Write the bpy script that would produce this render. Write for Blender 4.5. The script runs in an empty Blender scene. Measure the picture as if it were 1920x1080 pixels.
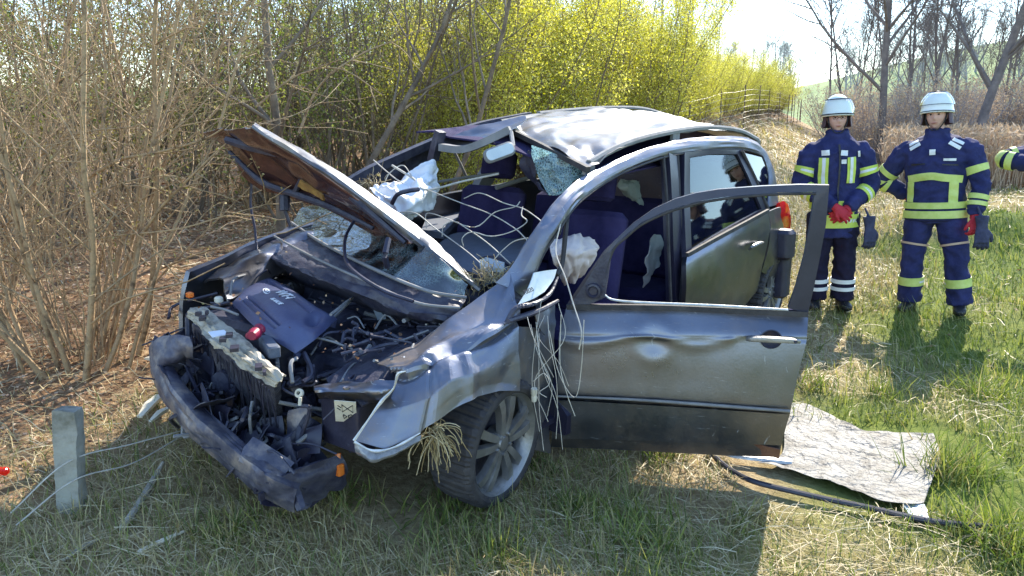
import bpy, bmesh, math, random
import numpy as np
from mathutils import Vector, Matrix, noise
random.seed(7)
RS = np.random.RandomState(11)
SC = bpy.context.scene
COL = SC.collection
# ------------------------------------------------------------------ camera
FPX, PITCH, EYE = 1450.0, math.radians(12.6), 1.65
cam_data = bpy.data.cameras.new('camera')
cam_data.sensor_width = 36.0
cam_data.lens = FPX / 1920 * 36
cam_data.clip_start = 0.05
cam_data.clip_end = 3000
cam = bpy.data.objects.new('camera', cam_data)
cam.location = (0, 0, EYE)
cam.rotation_euler = (math.pi / 2 - PITCH, 0, 0)
COL.objects.link(cam)
SC.camera = cam
# ------------------------------------------------------------------ sky and sun
SUN_EL, SUN_AZ = math.radians(36), math.radians(27.5)     # azimuth from +Y towards +X
world = bpy.data.worlds.new('World')
SC.world = world
world.use_nodes = True
wn = world.node_tree.nodes
wn.clear()
w_out = wn.new('ShaderNodeOutputWorld')
w_bg = wn.new('ShaderNodeBackground')
w_sky = wn.new('ShaderNodeTexSky')
w_sky.sky_type = 'NISHITA'
w_sky.sun_disc = False
w_sky.sun_elevation = SUN_EL
w_sky.sun_rotation = SUN_AZ
w_sky.air_density = 1.0
w_sky.dust_density = 0.1
w_sky.ozone_density = 2.2
w_bg.inputs[1].default_value = 0.15
world.node_tree.links.new(w_sky.outputs[0], w_bg.inputs[0])
world.node_tree.links.new(w_bg.outputs[0], w_out.inputs[0])
sd = bpy.data.lights.new('sun', 'SUN')
sd.energy = 3.6
sd.angle = math.radians(0.5)
sd.color = (1.0, 0.92, 0.78)
sun = bpy.data.objects.new('sun', sd)
COL.objects.link(sun)
SUNV = Vector((math.sin(SUN_AZ) * math.cos(SUN_EL), math.cos(SUN_AZ) * math.cos(SUN_EL), math.sin(SUN_EL)))
sun.rotation_euler = SUNV.to_track_quat('Z', 'Y').to_euler()
sun.location = (0, 0, 30)
SC.view_settings.view_transform = 'Standard'
SC.view_settings.look = 'None'
SC.view_settings.exposure = 1.62
SC.view_settings.gamma = 1.0
SC.view_settings.use_curve_mapping = False
SC.render.engine = 'CYCLES'
SC.cycles.max_bounces = 6
SC.cycles.transparent_max_bounces = 8
SC.cycles.caustics_reflective = False
SC.cycles.caustics_refractive = False

# ------------------------------------------------------------------ materials
def mat(name, c1, c2=None, scale=8.0, rough=0.6, metal=0.0, bump=0.0, bscale=40.0, coat=0.0, spec=0.5,
        trans=0.0, island=False, c3=None, detail=5.0, leaf=0.0, obj_space=True, rough2=None, attr=None, ca=None):
    """procedural material: colours mixed by noise (or per leaf), fine bump; leaf>0 adds translucency"""
    m = bpy.data.materials.new(name)
    m.use_nodes = True
    nt = m.node_tree
    N, Lk = nt.nodes, nt.links
    b = N['Principled BSDF']
    b.inputs['Roughness'].default_value = rough
    b.inputs['Metallic'].default_value = metal
    b.inputs['Coat Weight'].default_value = coat
    b.inputs['Coat Roughness'].default_value = 0.08
    b.inputs['Specular IOR Level'].default_value = spec
    b.inputs['Transmission Weight'].default_value = trans
    b.inputs['Base Color'].default_value = (*c1, 1)
    tc = N.new('ShaderNodeTexCoord')
    colsock = None
    if c2 is not None:
        ramp = N.new('ShaderNodeValToRGB')
        e = ramp.color_ramp.elements
        e[0].color = (*c1, 1)
        e[1].color = (*c2, 1)
        if c3 is not None:
            k = e.new(0.5); k.color = (*c2, 1); e[2].color = (*c3, 1)
        if island:
            g = N.new('ShaderNodeNewGeometry')
            Lk.new(g.outputs['Random Per Island'], ramp.inputs[0])
        else:
            n = N.new('ShaderNodeTexNoise')
            n.inputs['Scale'].default_value = scale
            n.inputs['Detail'].default_value = detail
            n.inputs['Roughness'].default_value = 0.65
            Lk.new(tc.outputs['Object'], n.inputs['Vector'])
            e[0].position, e[-1].position = 0.32, 0.68
            Lk.new(n.outputs[0], ramp.inputs[0])
            if rough2 is not None:
                mr = N.new('ShaderNodeMapRange')
                mr.inputs[1].default_value = 0.3; mr.inputs[2].default_value = 0.7
                mr.inputs[3].default_value = rough; mr.inputs[4].default_value = rough2
                Lk.new(n.outputs[0], mr.inputs[0])
                Lk.new(mr.outputs[0], b.inputs['Roughness'])
        colsock = ramp.outputs[0]
        if attr:
            at = N.new('ShaderNodeAttribute'); at.attribute_name = attr
            mx = N.new('ShaderNodeMixRGB')
            Lk.new(at.outputs['Fac'], mx.inputs[0])
            Lk.new(colsock, mx.inputs[1])
            r2 = N.new('ShaderNodeValToRGB')
            q = r2.color_ramp.elements
            q[0].color = (*ca[0], 1); q[1].color = (*ca[1], 1)
            Lk.new(ramp.inputs[0].links[0].from_socket, r2.inputs[0])
            Lk.new(r2.outputs[0], mx.inputs[2])
            colsock = mx.outputs[0]
        Lk.new(colsock, b.inputs['Base Color'])
    if bump > 0:
        n2 = N.new('ShaderNodeTexNoise')
        n2.inputs['Scale'].default_value = bscale
        n2.inputs['Detail'].default_value = 6
        Lk.new(tc.outputs['Object'], n2.inputs['Vector'])
        bp = N.new('ShaderNodeBump')
        bp.inputs['Strength'].default_value = bump
        bp.inputs['Distance'].default_value = 0.02
        Lk.new(n2.outputs[0], bp.inputs['Height'])
        Lk.new(bp.outputs[0], b.inputs['Normal'])
    if leaf > 0:
        tr = N.new('ShaderNodeBsdfTranslucent')
        tr.inputs[0].default_value = (*c1, 1)
        if colsock is not None:
            hs = N.new('ShaderNodeHueSaturation')
            hs.inputs['Value'].default_value = 1.25
            hs.inputs['Saturation'].default_value = 1.15
            Lk.new(colsock, hs.inputs['Color'])
            Lk.new(hs.outputs[0], tr.inputs[0])
        mix = N.new('ShaderNodeMixShader')
        mix.inputs[0].default_value = leaf
        Lk.new(b.outputs[0], mix.inputs[1]); Lk.new(tr.outputs[0], mix.inputs[2])
        Lk.new(mix.outputs[0], N['Material Output'].inputs[0])
    return m

MT = {}
MT['bark_tan'] = mat('bark_tan', (.12, .075, .042), (.42, .29, .16), scale=14, c3=(.29, .22, .13), rough=.8, bump=.3, bscale=60)
MT['bark_grey'] = mat('bark_grey', (.10, .075, .055), (.29, .225, .155), scale=6, rough=.85, bump=.5, bscale=30)
MT['bark_dark'] = mat('bark_dark', (.12, .10, .10), (.24, .20, .185), scale=4, rough=.9, bump=.3, bscale=20)
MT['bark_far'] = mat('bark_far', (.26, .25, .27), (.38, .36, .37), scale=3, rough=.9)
MT['leaf_green'] = mat('leaf_green', (.16, .16, .045), (.31, .29, .11), island=True, c3=(.56, .50, .25), rough=.5, leaf=.4)
MT['leaf_bud'] = mat('leaf_bud', (.22, .21, .06), (.42, .36, .16), island=True, c3=(.52, .44, .24), rough=.6, leaf=.25)
MT['leaf_fresh'] = mat('leaf_fresh', (.13, .18, .035), (.24, .29, .07), island=True, c3=(.40, .42, .13), rough=.5, leaf=.45)
MT['leaf_yellow'] = mat('leaf_yellow', (.37, .37, .05), (.57, .55, .11), island=True, c3=(.70, .68, .24), rough=.5, leaf=.5)
MT['leaf_olive'] = mat('leaf_olive', (.20, .18, .03), (.36, .31, .06), island=True, c3=(.48, .40, .09), rough=.55, leaf=.4)
MT['litter'] = mat('litter', (.13, .055, .03), (.38, .20, .105), island=True, c3=(.74, .56, .38), rough=.7, leaf=.1)
MT['grass'] = mat('grass', (.06, .11, .022), (.16, .22, .045), island=True, c3=(.34, .36, .09), rough=.55, leaf=.35,
                  attr='dry', ca=((.22, .17, .07), (.62, .52, .27)))
MT['straw'] = mat('straw', (.30, .22, .10), (.52, .42, .22), island=True, c3=(.72, .62, .40), rough=.6, leaf=.15)
MT['reed'] = mat('reed', (.40, .28, .18), (.55, .41, .28), island=True, c3=(.70, .56, .41), rough=.8, leaf=.2)

# ------------------------------------------------------------------ object helpers
def tag(o, label=None, cat=None, group=None, kind=None):
    if label: o['label'] = label
    if cat: o['category'] = cat
    if group: o['group'] = group
    if kind: o['kind'] = kind
    return o

def link(name, me, parent=None, loc=None):
    o = bpy.data.objects.new(name, me)
    COL.objects.link(o)
    if parent is not None: o.parent = parent
    if loc is not None: o.location = loc
    return o

def empty(name, loc=(0, 0, 0), rz=0.0):
    o = bpy.data.objects.new(name, None)
    o.empty_display_size = 0.2
    COL.objects.link(o)
    o.location = loc
    o.rotation_euler = (0, 0, rz)
    return o

def np_mesh(name, V, faces_list, m, smooth=True, attrs=None):
    """faces_list: list of int arrays (F,k) all with the same k per array"""
    me = bpy.data.meshes.new(name)
    V = np.asarray(V, dtype=np.float32)
    me.vertices.add(len(V))
    me.vertices.foreach_set('co', V.ravel())
    loops = np.concatenate([f.ravel() for f in faces_list]).astype(np.int32)
    sizes = np.concatenate([np.full(len(f), f.shape[1], np.int32) for f in faces_list])
    starts = np.concatenate([[0], np.cumsum(sizes)[:-1]]).astype(np.int32)
    me.loops.add(len(loops)); me.loops.foreach_set('vertex_index', loops)
    me.polygons.add(len(sizes)); me.polygons.foreach_set('loop_start', starts)
    me.polygons.foreach_set('use_smooth', np.full(len(sizes), smooth))
    me.update(calc_edges=True)
    me.validate()
    if attrs:
        for k, a in attrs.items():
            at = me.attributes.new(k, 'FLOAT', 'POINT')
            at.data.foreach_set('value', np.asarray(a, np.float32))
    me.materials.append(m)
    return me

def norm(a):
    return a / np.maximum(np.linalg.norm(a, axis=-1, keepdims=True), 1e-9)

def tubes_arr(P, R, sides):
    """P (N,n,3) polylines, R (N,n) radii -> verts, quad faces (open tubes)"""
    N, n, _ = P.shape
    T = np.empty_like(P)
    T[:, 1:-1] = P[:, 2:] - P[:, :-2]; T[:, 0] = P[:, 1] - P[:, 0]; T[:, -1] = P[:, -1] - P[:, -2]
    T = norm(T)
    ref = np.where(np.abs(T[:, :1, 2:3]) > .8, np.array([1., 0, 0]), np.array([0, 0, 1.]))
    U = norm(np.cross(T, np.broadcast_to(ref, T.shape))); Vv = np.cross(T, U)
    a = np.arange(sides) * 2 * np.pi / sides
    ring = U[:, :, None, :] * np.cos(a)[None, None, :, None] + Vv[:, :, None, :] * np.sin(a)[None, None, :, None]
    V = P[:, :, None, :] + ring * R[:, :, None, None]
    idx = np.arange(N * n * sides).reshape(N, n, sides)
    nx = np.roll(idx, -1, axis=2)
    F = np.stack([idx[:, :-1], nx[:, :-1], nx[:, 1:], idx[:, 1:]], axis=-1).reshape(-1, 4)
    return V.reshape(-1, 3), F

def merge(parts):
    Vs, Fs, o = [], [], 0
    for V, F in parts:
        Vs.append(V); Fs.append(F + o); o += len(V)
    return np.concatenate(Vs), Fs

def grow(start, d, length, npts, wob, up, rs):
    N = len(start)
    P = np.empty((N, npts, 3)); P[:, 0] = start
    d = norm(d)
    st = (length / (npts - 1))[:, None]
    for i in range(1, npts):
        d = norm(d + wob * rs.randn(N, 3) + np.array([0, 0, up]))
        P[:, i] = P[:, i - 1] + d * st
    return P

def sprout(P, per, lo, hi, rs, out=.9, upb=.25):
    """child starts/directions along parent polylines"""
    N, n, _ = P.shape
    k = rs.uniform(lo, hi, (N, per)) * (n - 1)
    i = np.clip(k.astype(int), 0, n - 2); f = (k - i)[..., None]
    r = np.arange(N)[:, None]
    a, b = P[r, i], P[r, i + 1]
    st = (a * (1 - f) + b * f).reshape(-1, 3)
    t = norm(b - a).reshape(-1, 3)
    x = rs.randn(len(st), 3); x -= t * (x * t).sum(1, keepdims=True); x = norm(x)
    d = norm(t * .6 + x * out + np.array([0, 0, upb]))
    return st, d, (k / (n - 1)).ravel()

def leaf_arr(pos, size, rs, bias=None, aspect=.55):
    """rhombic leaves: 4 verts, 1 quad each, folded a little"""
    N = len(pos)
    d = norm(rs.randn(N, 3) + (0 if bias is None else bias))
    x = rs.randn(N, 3); x -= d * (x * d).sum(1, keepdims=True); x = norm(x)
    nn = np.cross(d, x)
    s = size[:, None]
    V = np.stack([pos, pos + d * s * .5 + x * s * aspect * .5 + nn * s * .08, pos + d * s, pos + d * s * .5 - x * s * aspect * .5 + nn * s * .08], 1)
    F = np.arange(N * 4).reshape(N, 4)
    return V.reshape(-1, 3), F

# ------------------------------------------------------------------ the lie of the land
HP, HD, HN = np.array([-2.8, 5.0]), np.array([.5, .866]), np.array([.866, -.5])   # hedge line
BEND = .0020
def ts(x, y):
    dx, dy = x - HP[0], y - HP[1]
    s = dx * HD[0] + dy * HD[1]
    return dx * HN[0] + dy * HN[1] + BEND * np.maximum(s, 0) ** 2, s      # the row bends a little away with distance
def sstep(a, b, x):
    u = np.clip((x - a) / (b - a), 0, 1)
    return u * u * (3 - 2 * u)
def ground_z(x, y):
    x = np.asarray(x, float); y = np.asarray(y, float)
    t, s = ts(x, y)
    k = .12 + .38 * sstep(3.5, 20, s)
    d = np.clip(3.5 - t, 0, 4.4)
    bank = k * (np.sqrt(d * d + .12) - .346)
    bank = np.minimum(bank, 2.3)
    r = np.hypot(x, y)
    ang = np.degrees(np.arctan2(x, np.maximum(y, 1e-3)))
    hill = 19 * sstep(90, 330, r) * sstep(14, 34, ang) + 7 * sstep(70, 260, r)
    hill = np.where(y > 0, hill, 4 * sstep(70, 260, r))
    mound = .45 * np.exp(-(((x - 6.1) / 1.5) ** 2 + ((y - 10.0) / .8) ** 2))
    nz = .012 * np.sin(x * 5.1 + 1.3 * np.sin(y * 3.3)) * np.sin(y * 4.7 + 1.1) + .02 * np.sin(x * 1.7 + y * 1.1)
    return bank + hill + mound + nz * np.clip(r / 2, 0, 1)
# ------------------------------------------------------------------ ground sheet
def ground_material():
    m = bpy.data.materials.new('ground_soil')
    m.use_nodes = True
    nt = m.node_tree; N, Lk = nt.nodes, nt.links
    b = N['Principled BSDF']; b.inputs['Roughness'].default_value = .95
    b.inputs['Specular IOR Level'].default_value = .15
    tc = N.new('ShaderNodeTexCoord')
    def nz(sc, det=6):
        n = N.new('ShaderNodeTexNoise'); n.inputs['Scale'].default_value = sc; n.inputs['Detail'].default_value = det
        n.inputs['Roughness'].default_value = .7
        Lk.new(tc.outputs['Object'], n.inputs['Vector']); return n.outputs[0]
    def ramp(src, stops):
        r = N.new('ShaderNodeValToRGB'); e = r.color_ramp.elements
        e[0].position, e[0].color = stops[0][0], (*stops[0][1], 1)
        e[1].position, e[1].color = stops[-1][0], (*stops[-1][1], 1)
        for p, c in stops[1:-1]:
            q = e.new(p); q.color = (*c, 1)
        Lk.new(src, r.inputs[0]); return r.outputs[0]
    def mix(f, a, c):
        x = N.new('ShaderNodeMixRGB'); Lk.new(f, x.inputs[0]); Lk.new(a, x.inputs[1]); Lk.new(c, x.inputs[2]); return x.outputs[0]
    def at(n):
        a = N.new('ShaderNodeAttribute'); a.attribute_name = n; return a.outputs['Fac']
    fine = nz(26, 8)
    dry = ramp(fine, [(.3, (.22, .15, .08)), (.5, (.40, .30, .165)), (.7, (.56, .46, .28))])
    lit = ramp(nz(22, 8), [(.3, (.10, .055, .032)), (.5, (.27, .165, .09)), (.7, (.50, .36, .22))])
    grn = ramp(nz(9, 8), [(.3, (.07, .11, .02)), (.55, (.16, .20, .035)), (.75, (.30, .30, .08))])
    fld = ramp(nz(.05, 4), [(.35, (.17, .24, .09)), (.65, (.25, .32, .13))])
    c = mix(at('litter'), dry, lit)
    c = mix(at('green'), c, grn)
    c = mix(at('field'), c, fld)
    Lk.new(c, b.inputs['Base Color'])
    bp = N.new('ShaderNodeBump'); bp.inputs['Strength'].default_value = .8; bp.inputs['Distance'].default_value = .03
    Lk.new(fine, bp.inputs['Height']); Lk.new(bp.outputs[0], b.inputs['Normal'])
    return m

def zone(x, y, rs=None):
    """how much leaf litter, green and far field a place has"""
    t, s = ts(x, y)
    w = .35 * np.sin(x * 2.3 + y * 1.1) + .25 * np.sin(x * 5.2 - y * 3.7)
    lit = 1 - sstep(1.15, 1.95, t + w * .7 + .12 * np.clip(s - 4, 0, 8) + .25 * np.clip(-s - .8, 0, 4))
    g = np.clip(np.where(s > 1.2, sstep(3.7, 5.5, t + w * .7), sstep(4.55, 5.6, t + w)) + .45 * sstep(.2, .8, np.sin(x * 1.9 + 2 * np.sin(y * 1.3))) * sstep(2.5, 3.5, t), 0, 1)
    g = g * (1 - lit) * (1 - .75 * sstep(9, 14, s) * (t < 7))
    r = np.hypot(x, y)
    return lit, g, sstep(60, 75, r)

radii = np.concatenate([np.linspace(0, 14, 130)[1:], np.geomspace(14.2, 1500, 90)])
angs = np.linspace(0, 2 * np.pi, 241)[:-1]
gx = np.concatenate([[0], (radii[:, None] * np.sin(angs)[None]).ravel()])
gy = np.concatenate([[0], (radii[:, None] * np.cos(angs)[None]).ravel()])
gv = np.stack([gx, gy, ground_z(gx, gy)], 1)
na, nr = len(angs), len(radii)
ix = 1 + np.arange(nr * na).reshape(nr, na)
q = np.stack([ix[:-1], ix[1:], np.roll(ix, -1, 1)[1:], np.roll(ix, -1, 1)[:-1]], -1).reshape(-1, 4)
tri = np.stack([np.zeros(na, int), ix[0], np.roll(ix[0], -1)], 1)
lit_, grn_, fld_ = zone(gx, gy)
ground = link('ground', np_mesh('ground', gv, [q, tri], ground_material(), attrs=dict(litter=lit_, green=grn_, field=fld_)))
tag(ground, 'rough verge with dry grass, leaf litter and green meadow', kind='structure')

# ------------------------------------------------------------------ ground cover
CAR_O, CAR_F, CAR_L = np.array([-.696, 3.572]), np.array([-.60, -.80]), np.array([.80, -.60])
def car_xy(x, y):
    dx, dy = x - CAR_O[0], y - CAR_O[1]
    return dx * CAR_F[0] + dy * CAR_F[1], dx * CAR_L[0] + dy * CAR_L[1]
FOIL = np.array([[1.42, 3.86], [2.0, 3.80], [2.45, 3.72], [2.02, 2.98], [1.55, 3.02], [1.1, 3.2]])
def under_things(x, y):
    a, b = car_xy(x, y)
    m = (a > -3.4) & (a < .55) & (np.abs(b) < .78)
    m |= (x > 1.05) & (x < 2.35) & (y > 2.85 + .0) & (y < 3.9) & (x > 1.2 + (3.9 - y) * -.35) & (y > 3.05 - (x - 1.2) * .10)
    return m
def polar(n, r0, r1, half, rs):
    r = r0 * np.exp(rs.rand(n) * math.log(r1 / r0))
    a = np.radians(rs.uniform(-half, half, n))
    return r * np.sin(a), r * np.cos(a), r

def blades(n, r0, r1, rs, hmin, hmax, flat, keep, clump=.0):
    x, y, r = polar(n, r0, r1, 44, rs)
    if clump:
        k = max(1, n // 14)
        cx, cy, _ = polar(k, r0, r1, 44, rs)
        j = rs.randint(0, k, n)
        u = rs.rand(n) < clump
        sp = .012 * np.hypot(cx[j], cy[j])
        x = np.where(u, cx[j] + rs.randn(n) * sp, x); y = np.where(u, cy[j] + rs.randn(n) * sp, y)
        r = np.hypot(x, y)
    ok = ~under_things(x, y) & keep(x, y, rs)
    x, y, r = x[ok], y[ok], r[ok]; n = len(x)
    h = rs.uniform(hmin, hmax, n) * (.6 + .8 * rs.rand(n) ** 2)
    w = np.maximum(.0042, .00115 * r) * rs.uniform(.6, 1.2, n)
    az = rs.rand(n) * 2 * np.pi
    az = np.where(rs.rand(n) < .5, rs.normal(2.6, .9, n), az)
    lean = np.clip(rs.normal(flat, .28, n), .05, 1.45)
    d = np.stack([np.cos(az), np.sin(az), np.zeros(n)], 1)
    side = np.stack([-np.sin(az + rs.randn(n) * .5), np.cos(az), np.zeros(n)], 1)
    base = np.stack([x, y, ground_z(x, y) - .01], 1)
    up = np.array([0, 0, 1.])
    l1, l2 = lean * .55, lean * 1.25
    p1 = base + (d * np.sin(l1)[:, None] + up * np.cos(l1)[:, None]) * (h * .5)[:, None]
    p2 = p1 + (d * np.sin(l2)[:, None] + up * np.cos(l2)[:, None]) * (h * .5)[:, None]
    p2[:, 2] = np.maximum(p2[:, 2], base[:, 2] + .016)
    ws = side * w[:, None]
    V = np.stack([base - ws * .5, base + ws * .5, p1 - ws * .42, p1 + ws * .42, p2], 1).reshape(-1, 3)
    o = (np.arange(n) * 5)[:, None]
    Q = o + np.array([[0, 1, 3, 2]]); T = o + np.array([[2, 3, 4]])
    return V, Q, T, x, y

def keep_grass(x, y, rs):
    lit, g, f = zone(x, y)
    t, s = ts(x, y)
    return rs.rand(len(x)) < np.clip((1 - lit) * (.35 + .65 * g + .35 * (t < 4.2)) * np.where((s < .9) & (x > .75) & (t < 5.2), .45, 1), .02, 1)
V, Q, T, bx_, by_ = blades(150000, 2.0, 26, RS, .05, .15, .75, keep_grass, clump=.6)
_, g_, _ = zone(bx_, by_)
t_, s_ = ts(bx_, by_)
pat = .5 + .5 * np.sin(bx_ * 3.1 + 1.7 * np.sin(by_ * 2.3)) * np.sin(by_ * 2.9 + bx_)
dry_ = np.clip(.80 - .72 * g_ - .42 * pat + .35 * sstep(6, 12, s_) * (t_ < 5), 0, 1)
dry_ = np.where(RS.rand(len(dry_)) < dry_, .75 + .25 * RS.rand(len(dry_)), .25 * RS.rand(len(dry_)))
V2, Q2, T2, bx2, by2 = blades(30000, 2.0, 14, np.random.RandomState(3), .09, .20, .6, lambda x, y, rs: rs.rand(len(x)) < np.clip((1 - zone(x, y)[0]) * (.10 + .22 * (ts(x, y)[0] > 2.6) + .5 * (ts(x, y)[0] > 4.6)) * np.where((ts(x, y)[1] < .9) & (x > .75) & (ts(x, y)[0] < 5.2), .12, 1), 0, 1), clump=.97)
d2_ = np.where(np.random.RandomState(4).rand(len(bx2)) < .18, .8, .12)
Q = np.concatenate([Q, Q2 + len(V)]); T = np.concatenate([T, T2 + len(V)]); V = np.concatenate([V, V2]); dry_ = np.concatenate([dry_, d2_])
V2, Q2, T2, bx2, by2 = blades(60000, 7.0, 34, np.random.RandomState(13), .10, .26, .8, lambda x, y, rs: (ts(x, y)[0] > .3) & (ts(x, y)[0] < 4.6) & (ts(x, y)[1] > 3.5))
Q = np.concatenate([Q, Q2 + len(V)]); T = np.concatenate([T, T2 + len(V)]); V = np.concatenate([V, V2]); dry_ = np.concatenate([dry_, np.where(np.random.RandomState(14).rand(len(bx2)) < .82, .85, .3)])
gr = link('grass', np_mesh('grass', V, [Q, T], MT['grass'], attrs=dict(dry=np.repeat(dry_, 5))))
tag(gr, 'short grass, part green and part withered, over the verge', 'grass', kind='stuff')

# fallen straw: strands lying nearly flat
def straw(n, rs, keep, lmin=.06, lmax=.22):
    x, y, r = polar(n, 2.0, 30, 44, rs)
    ok = ~under_things(x, y) & keep(x, y, rs)
    x, y, r = x[ok], y[ok], r[ok]; n = len(x)
    L = rs.uniform(lmin, lmax, n) * np.maximum(1, r / 9); az = rs.normal(2.7, 1.0, n)
    d = np.stack([np.cos(az), np.sin(az)], 1)
    w = np.maximum(.003, .0009 * r) * rs.uniform(.5, 1.1, n)
    pts = []
    bend = rs.randn(n) * .25
    for k in range(4):
        f = k / 3 - .5
        px = x + d[:, 0] * L * f - d[:, 1] * L * bend * (f * f)
        py = y + d[:, 1] * L * f + d[:, 0] * L * bend * (f * f)
        pz = ground_z(px, py) + .008 + rs.rand(n) * .03 * (1 + r / 10)
        pts.append(np.stack([px, py, pz], 1))
    sd_ = np.stack([-d[:, 1], d[:, 0], rs.randn(n) * .4], 1) * w[:, None] * .5
    V = np.stack([p + s * sd_ for p in pts for s in (-1, 1)], 1).reshape(-1, 3)
    o = (np.arange(n) * 8)[:, None]
    Q = np.concatenate([o + np.array([[0, 1, 3, 2]]) + 2 * k for k in range(3)])
    return V, Q
def keep_straw(x, y, rs):
    lit, g, f = zone(x, y)
    return rs.rand(len(x)) < np.clip((1 - .6 * lit) * (1 - .93 * g), .03, 1)
V, Q = straw(46000, RS, keep_straw, .05, .28)
tag(link('dry_straw', np_mesh('dry_straw', V, [Q], MT['straw'])), 'pale dry straw strands lying flat over the ground', 'straw', kind='stuff')

# leaf litter
x, y, r = polar(60000, 2.4, 20, 46, RS)
lit, g, f = zone(x, y)
t_, s_ = ts(x, y)
ok = ~under_things(x, y) & (RS.rand(len(x)) < np.clip(lit * 1.1, .015, 1)) & (t_ > -9)
x, y, r = x[ok], y[ok], r[ok]
P = np.stack([x, y, ground_z(x, y) + .004 + .03 * RS.rand(len(x))], 1)
V, F = leaf_arr(P, np.maximum(.022, .0052 * r) * RS.uniform(.7, 1.5, len(x)), RS, bias=np.array([0, 0, 0.]), aspect=.75)
V = V.reshape(-1, 4, 3); V[:, :, 2] = np.maximum(P[:, None, 2] + (V[:, :, 2] - P[:, None, 2]) * .45, ground_z(V[:, :, 0], V[:, :, 1]) + .003)
tag(link('leaf_litter', np_mesh('leaf_litter', V.reshape(-1, 3), [F], MT['litter'], smooth=False)), 'red-brown fallen leaves covering the ground under the bushes', 'leaves', kind='stuff')

# tall reed bed on the right
n = 26000
ry = RS.uniform(17.5, 27, n); rx = 8.4 + (ry - 17.5) * .50 + RS.rand(n) ** 1.1 * 16
t_, s_ = ts(rx, ry); ok = t_ > 2.9; rx, ry = rx[ok], ry[ok]; n = len(rx)
st = np.stack([rx, ry, ground_z(rx, ry)], 1)
P = grow(st, np.stack([RS.randn(n) * .13, RS.randn(n) * .13, np.ones(n)], 1), RS.uniform(.65, 1.35, n), 4, .09, 0, RS)
V1, F1 = tubes_arr(P, np.linspace(1, .35, 4)[None] * RS.uniform(.008, .016, n)[:, None], 3)
sel = RS.rand(n) < .9
V2, F2 = leaf_arr(P[sel, 3], RS.uniform(.10, .24, sel.sum()), RS, bias=np.array([.3, 0, .8]), aspect=.17)
V, Fs = merge([(V1, F1), (V2, F2)])
tag(link('reed_bed', np_mesh('reed_bed', V, Fs, MT['reed'])), 'tall dry russet reeds standing behind the firefighters', 'reeds', kind='stuff')
# ------------------------------------------------------------------ shrubs and trees
def shrub_arrays(seed, stems, h, spread, r0, twigs, subs, lean=.28, wob=.07, tw_len=.55, sub_len=.22, sides=5, hvar=.25):
    rs = np.random.RandomState(seed)
    a = rs.rand(stems) * 2 * np.pi
    rad = spread * .22 * np.sqrt(rs.rand(stems))
    st = np.stack([np.cos(a) * rad, np.sin(a) * rad, np.full(stems, -.08)], 1)
    ln = np.abs(rs.normal(lean, .12, stems))
    a2 = a + rs.randn(stems) * .5
    d = np.stack([np.cos(a2) * ln, np.sin(a2) * ln, np.ones(stems)], 1)
    L = h * rs.uniform(1 - hvar, 1.1, stems)
    P = grow(st, d, L, 14, wob, .015, rs)
    rr = r0 * rs.uniform(.5, 1.1, stems)
    R = rr[:, None] * np.linspace(1, .22, 14)[None]
    s1, d1, k1 = sprout(P, twigs, .12, .98, rs)
    T = grow(s1, d1, tw_len * h / 3 * (1.25 - k1) * rs.uniform(.5, 1.5, len(s1)), 6, .16, .04, rs)
    RT = (np.repeat(rr, twigs) * .34 * (1.1 - .6 * k1))[:, None] * np.linspace(1, .35, 6)[None]
    s2, d2, k2 = sprout(T, subs, .15, 1, rs)
    S = grow(s2, d2, sub_len * h / 3 * rs.uniform(.5, 1.5, len(s2)), 4, .2, .03, rs)
    RS_ = np.repeat(RT[:, 2], subs)[:, None] * .55 * np.linspace(1, .4, 4)[None]
    RT = np.maximum(RT, .0022); RS_ = np.maximum(RS_, .0016)
    return rs, (P, R), (T, RT), (S, RS_)

def leaves_on(S, T, per, size, rs, spread=.04):
    N, n, _ = S.shape
    i = rs.randint(0, N, N * per)
    f = rs.rand(N * per) * (n - 1.001); k = f.astype(int); f = (f - k)[:, None]
    p = S[i, k] * (1 - f) + S[i, k + 1] * f + rs.randn(N * per, 3) * spread
    return leaf_arr(p, rs.uniform(.6, 1.35, N * per) * size, rs, bias=np.array([0, 0, .1]), aspect=.62)

def make_shrub(seed, bark, leafm, stems, h, spread, r0, twigs, subs, per, lsize, lspread=.04, **kw):
    rs, (P, R), (T, RT), (S, RQ) = shrub_arrays(seed, stems, h, spread, r0, twigs, subs, **kw)
    V, F = merge([tubes_arr(P, R, 5), tubes_arr(T, RT, 3), tubes_arr(S, RQ, 3)])
    bm_ = np_mesh('branches', V, F, bark)
    V, F = leaves_on(S, T, per, lsize, rs, lspread)
    lm_ = np_mesh('foliage', V, [F], leafm, smooth=False)
    return bm_, lm_

def place_shrub(name, meshes, x, y, rz, sc, label, cat, group, zs=1.0, lname='foliage'):
    root = empty(name, (x, y, float(ground_z(x, y)) - .02), rz)
    root.scale = (sc, sc, sc * zs)
    tag(root, label, cat, group)
    link('branches', meshes[0], root)
    tag(link(lname, meshes[1], root), kind='stuff')
    return root

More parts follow.
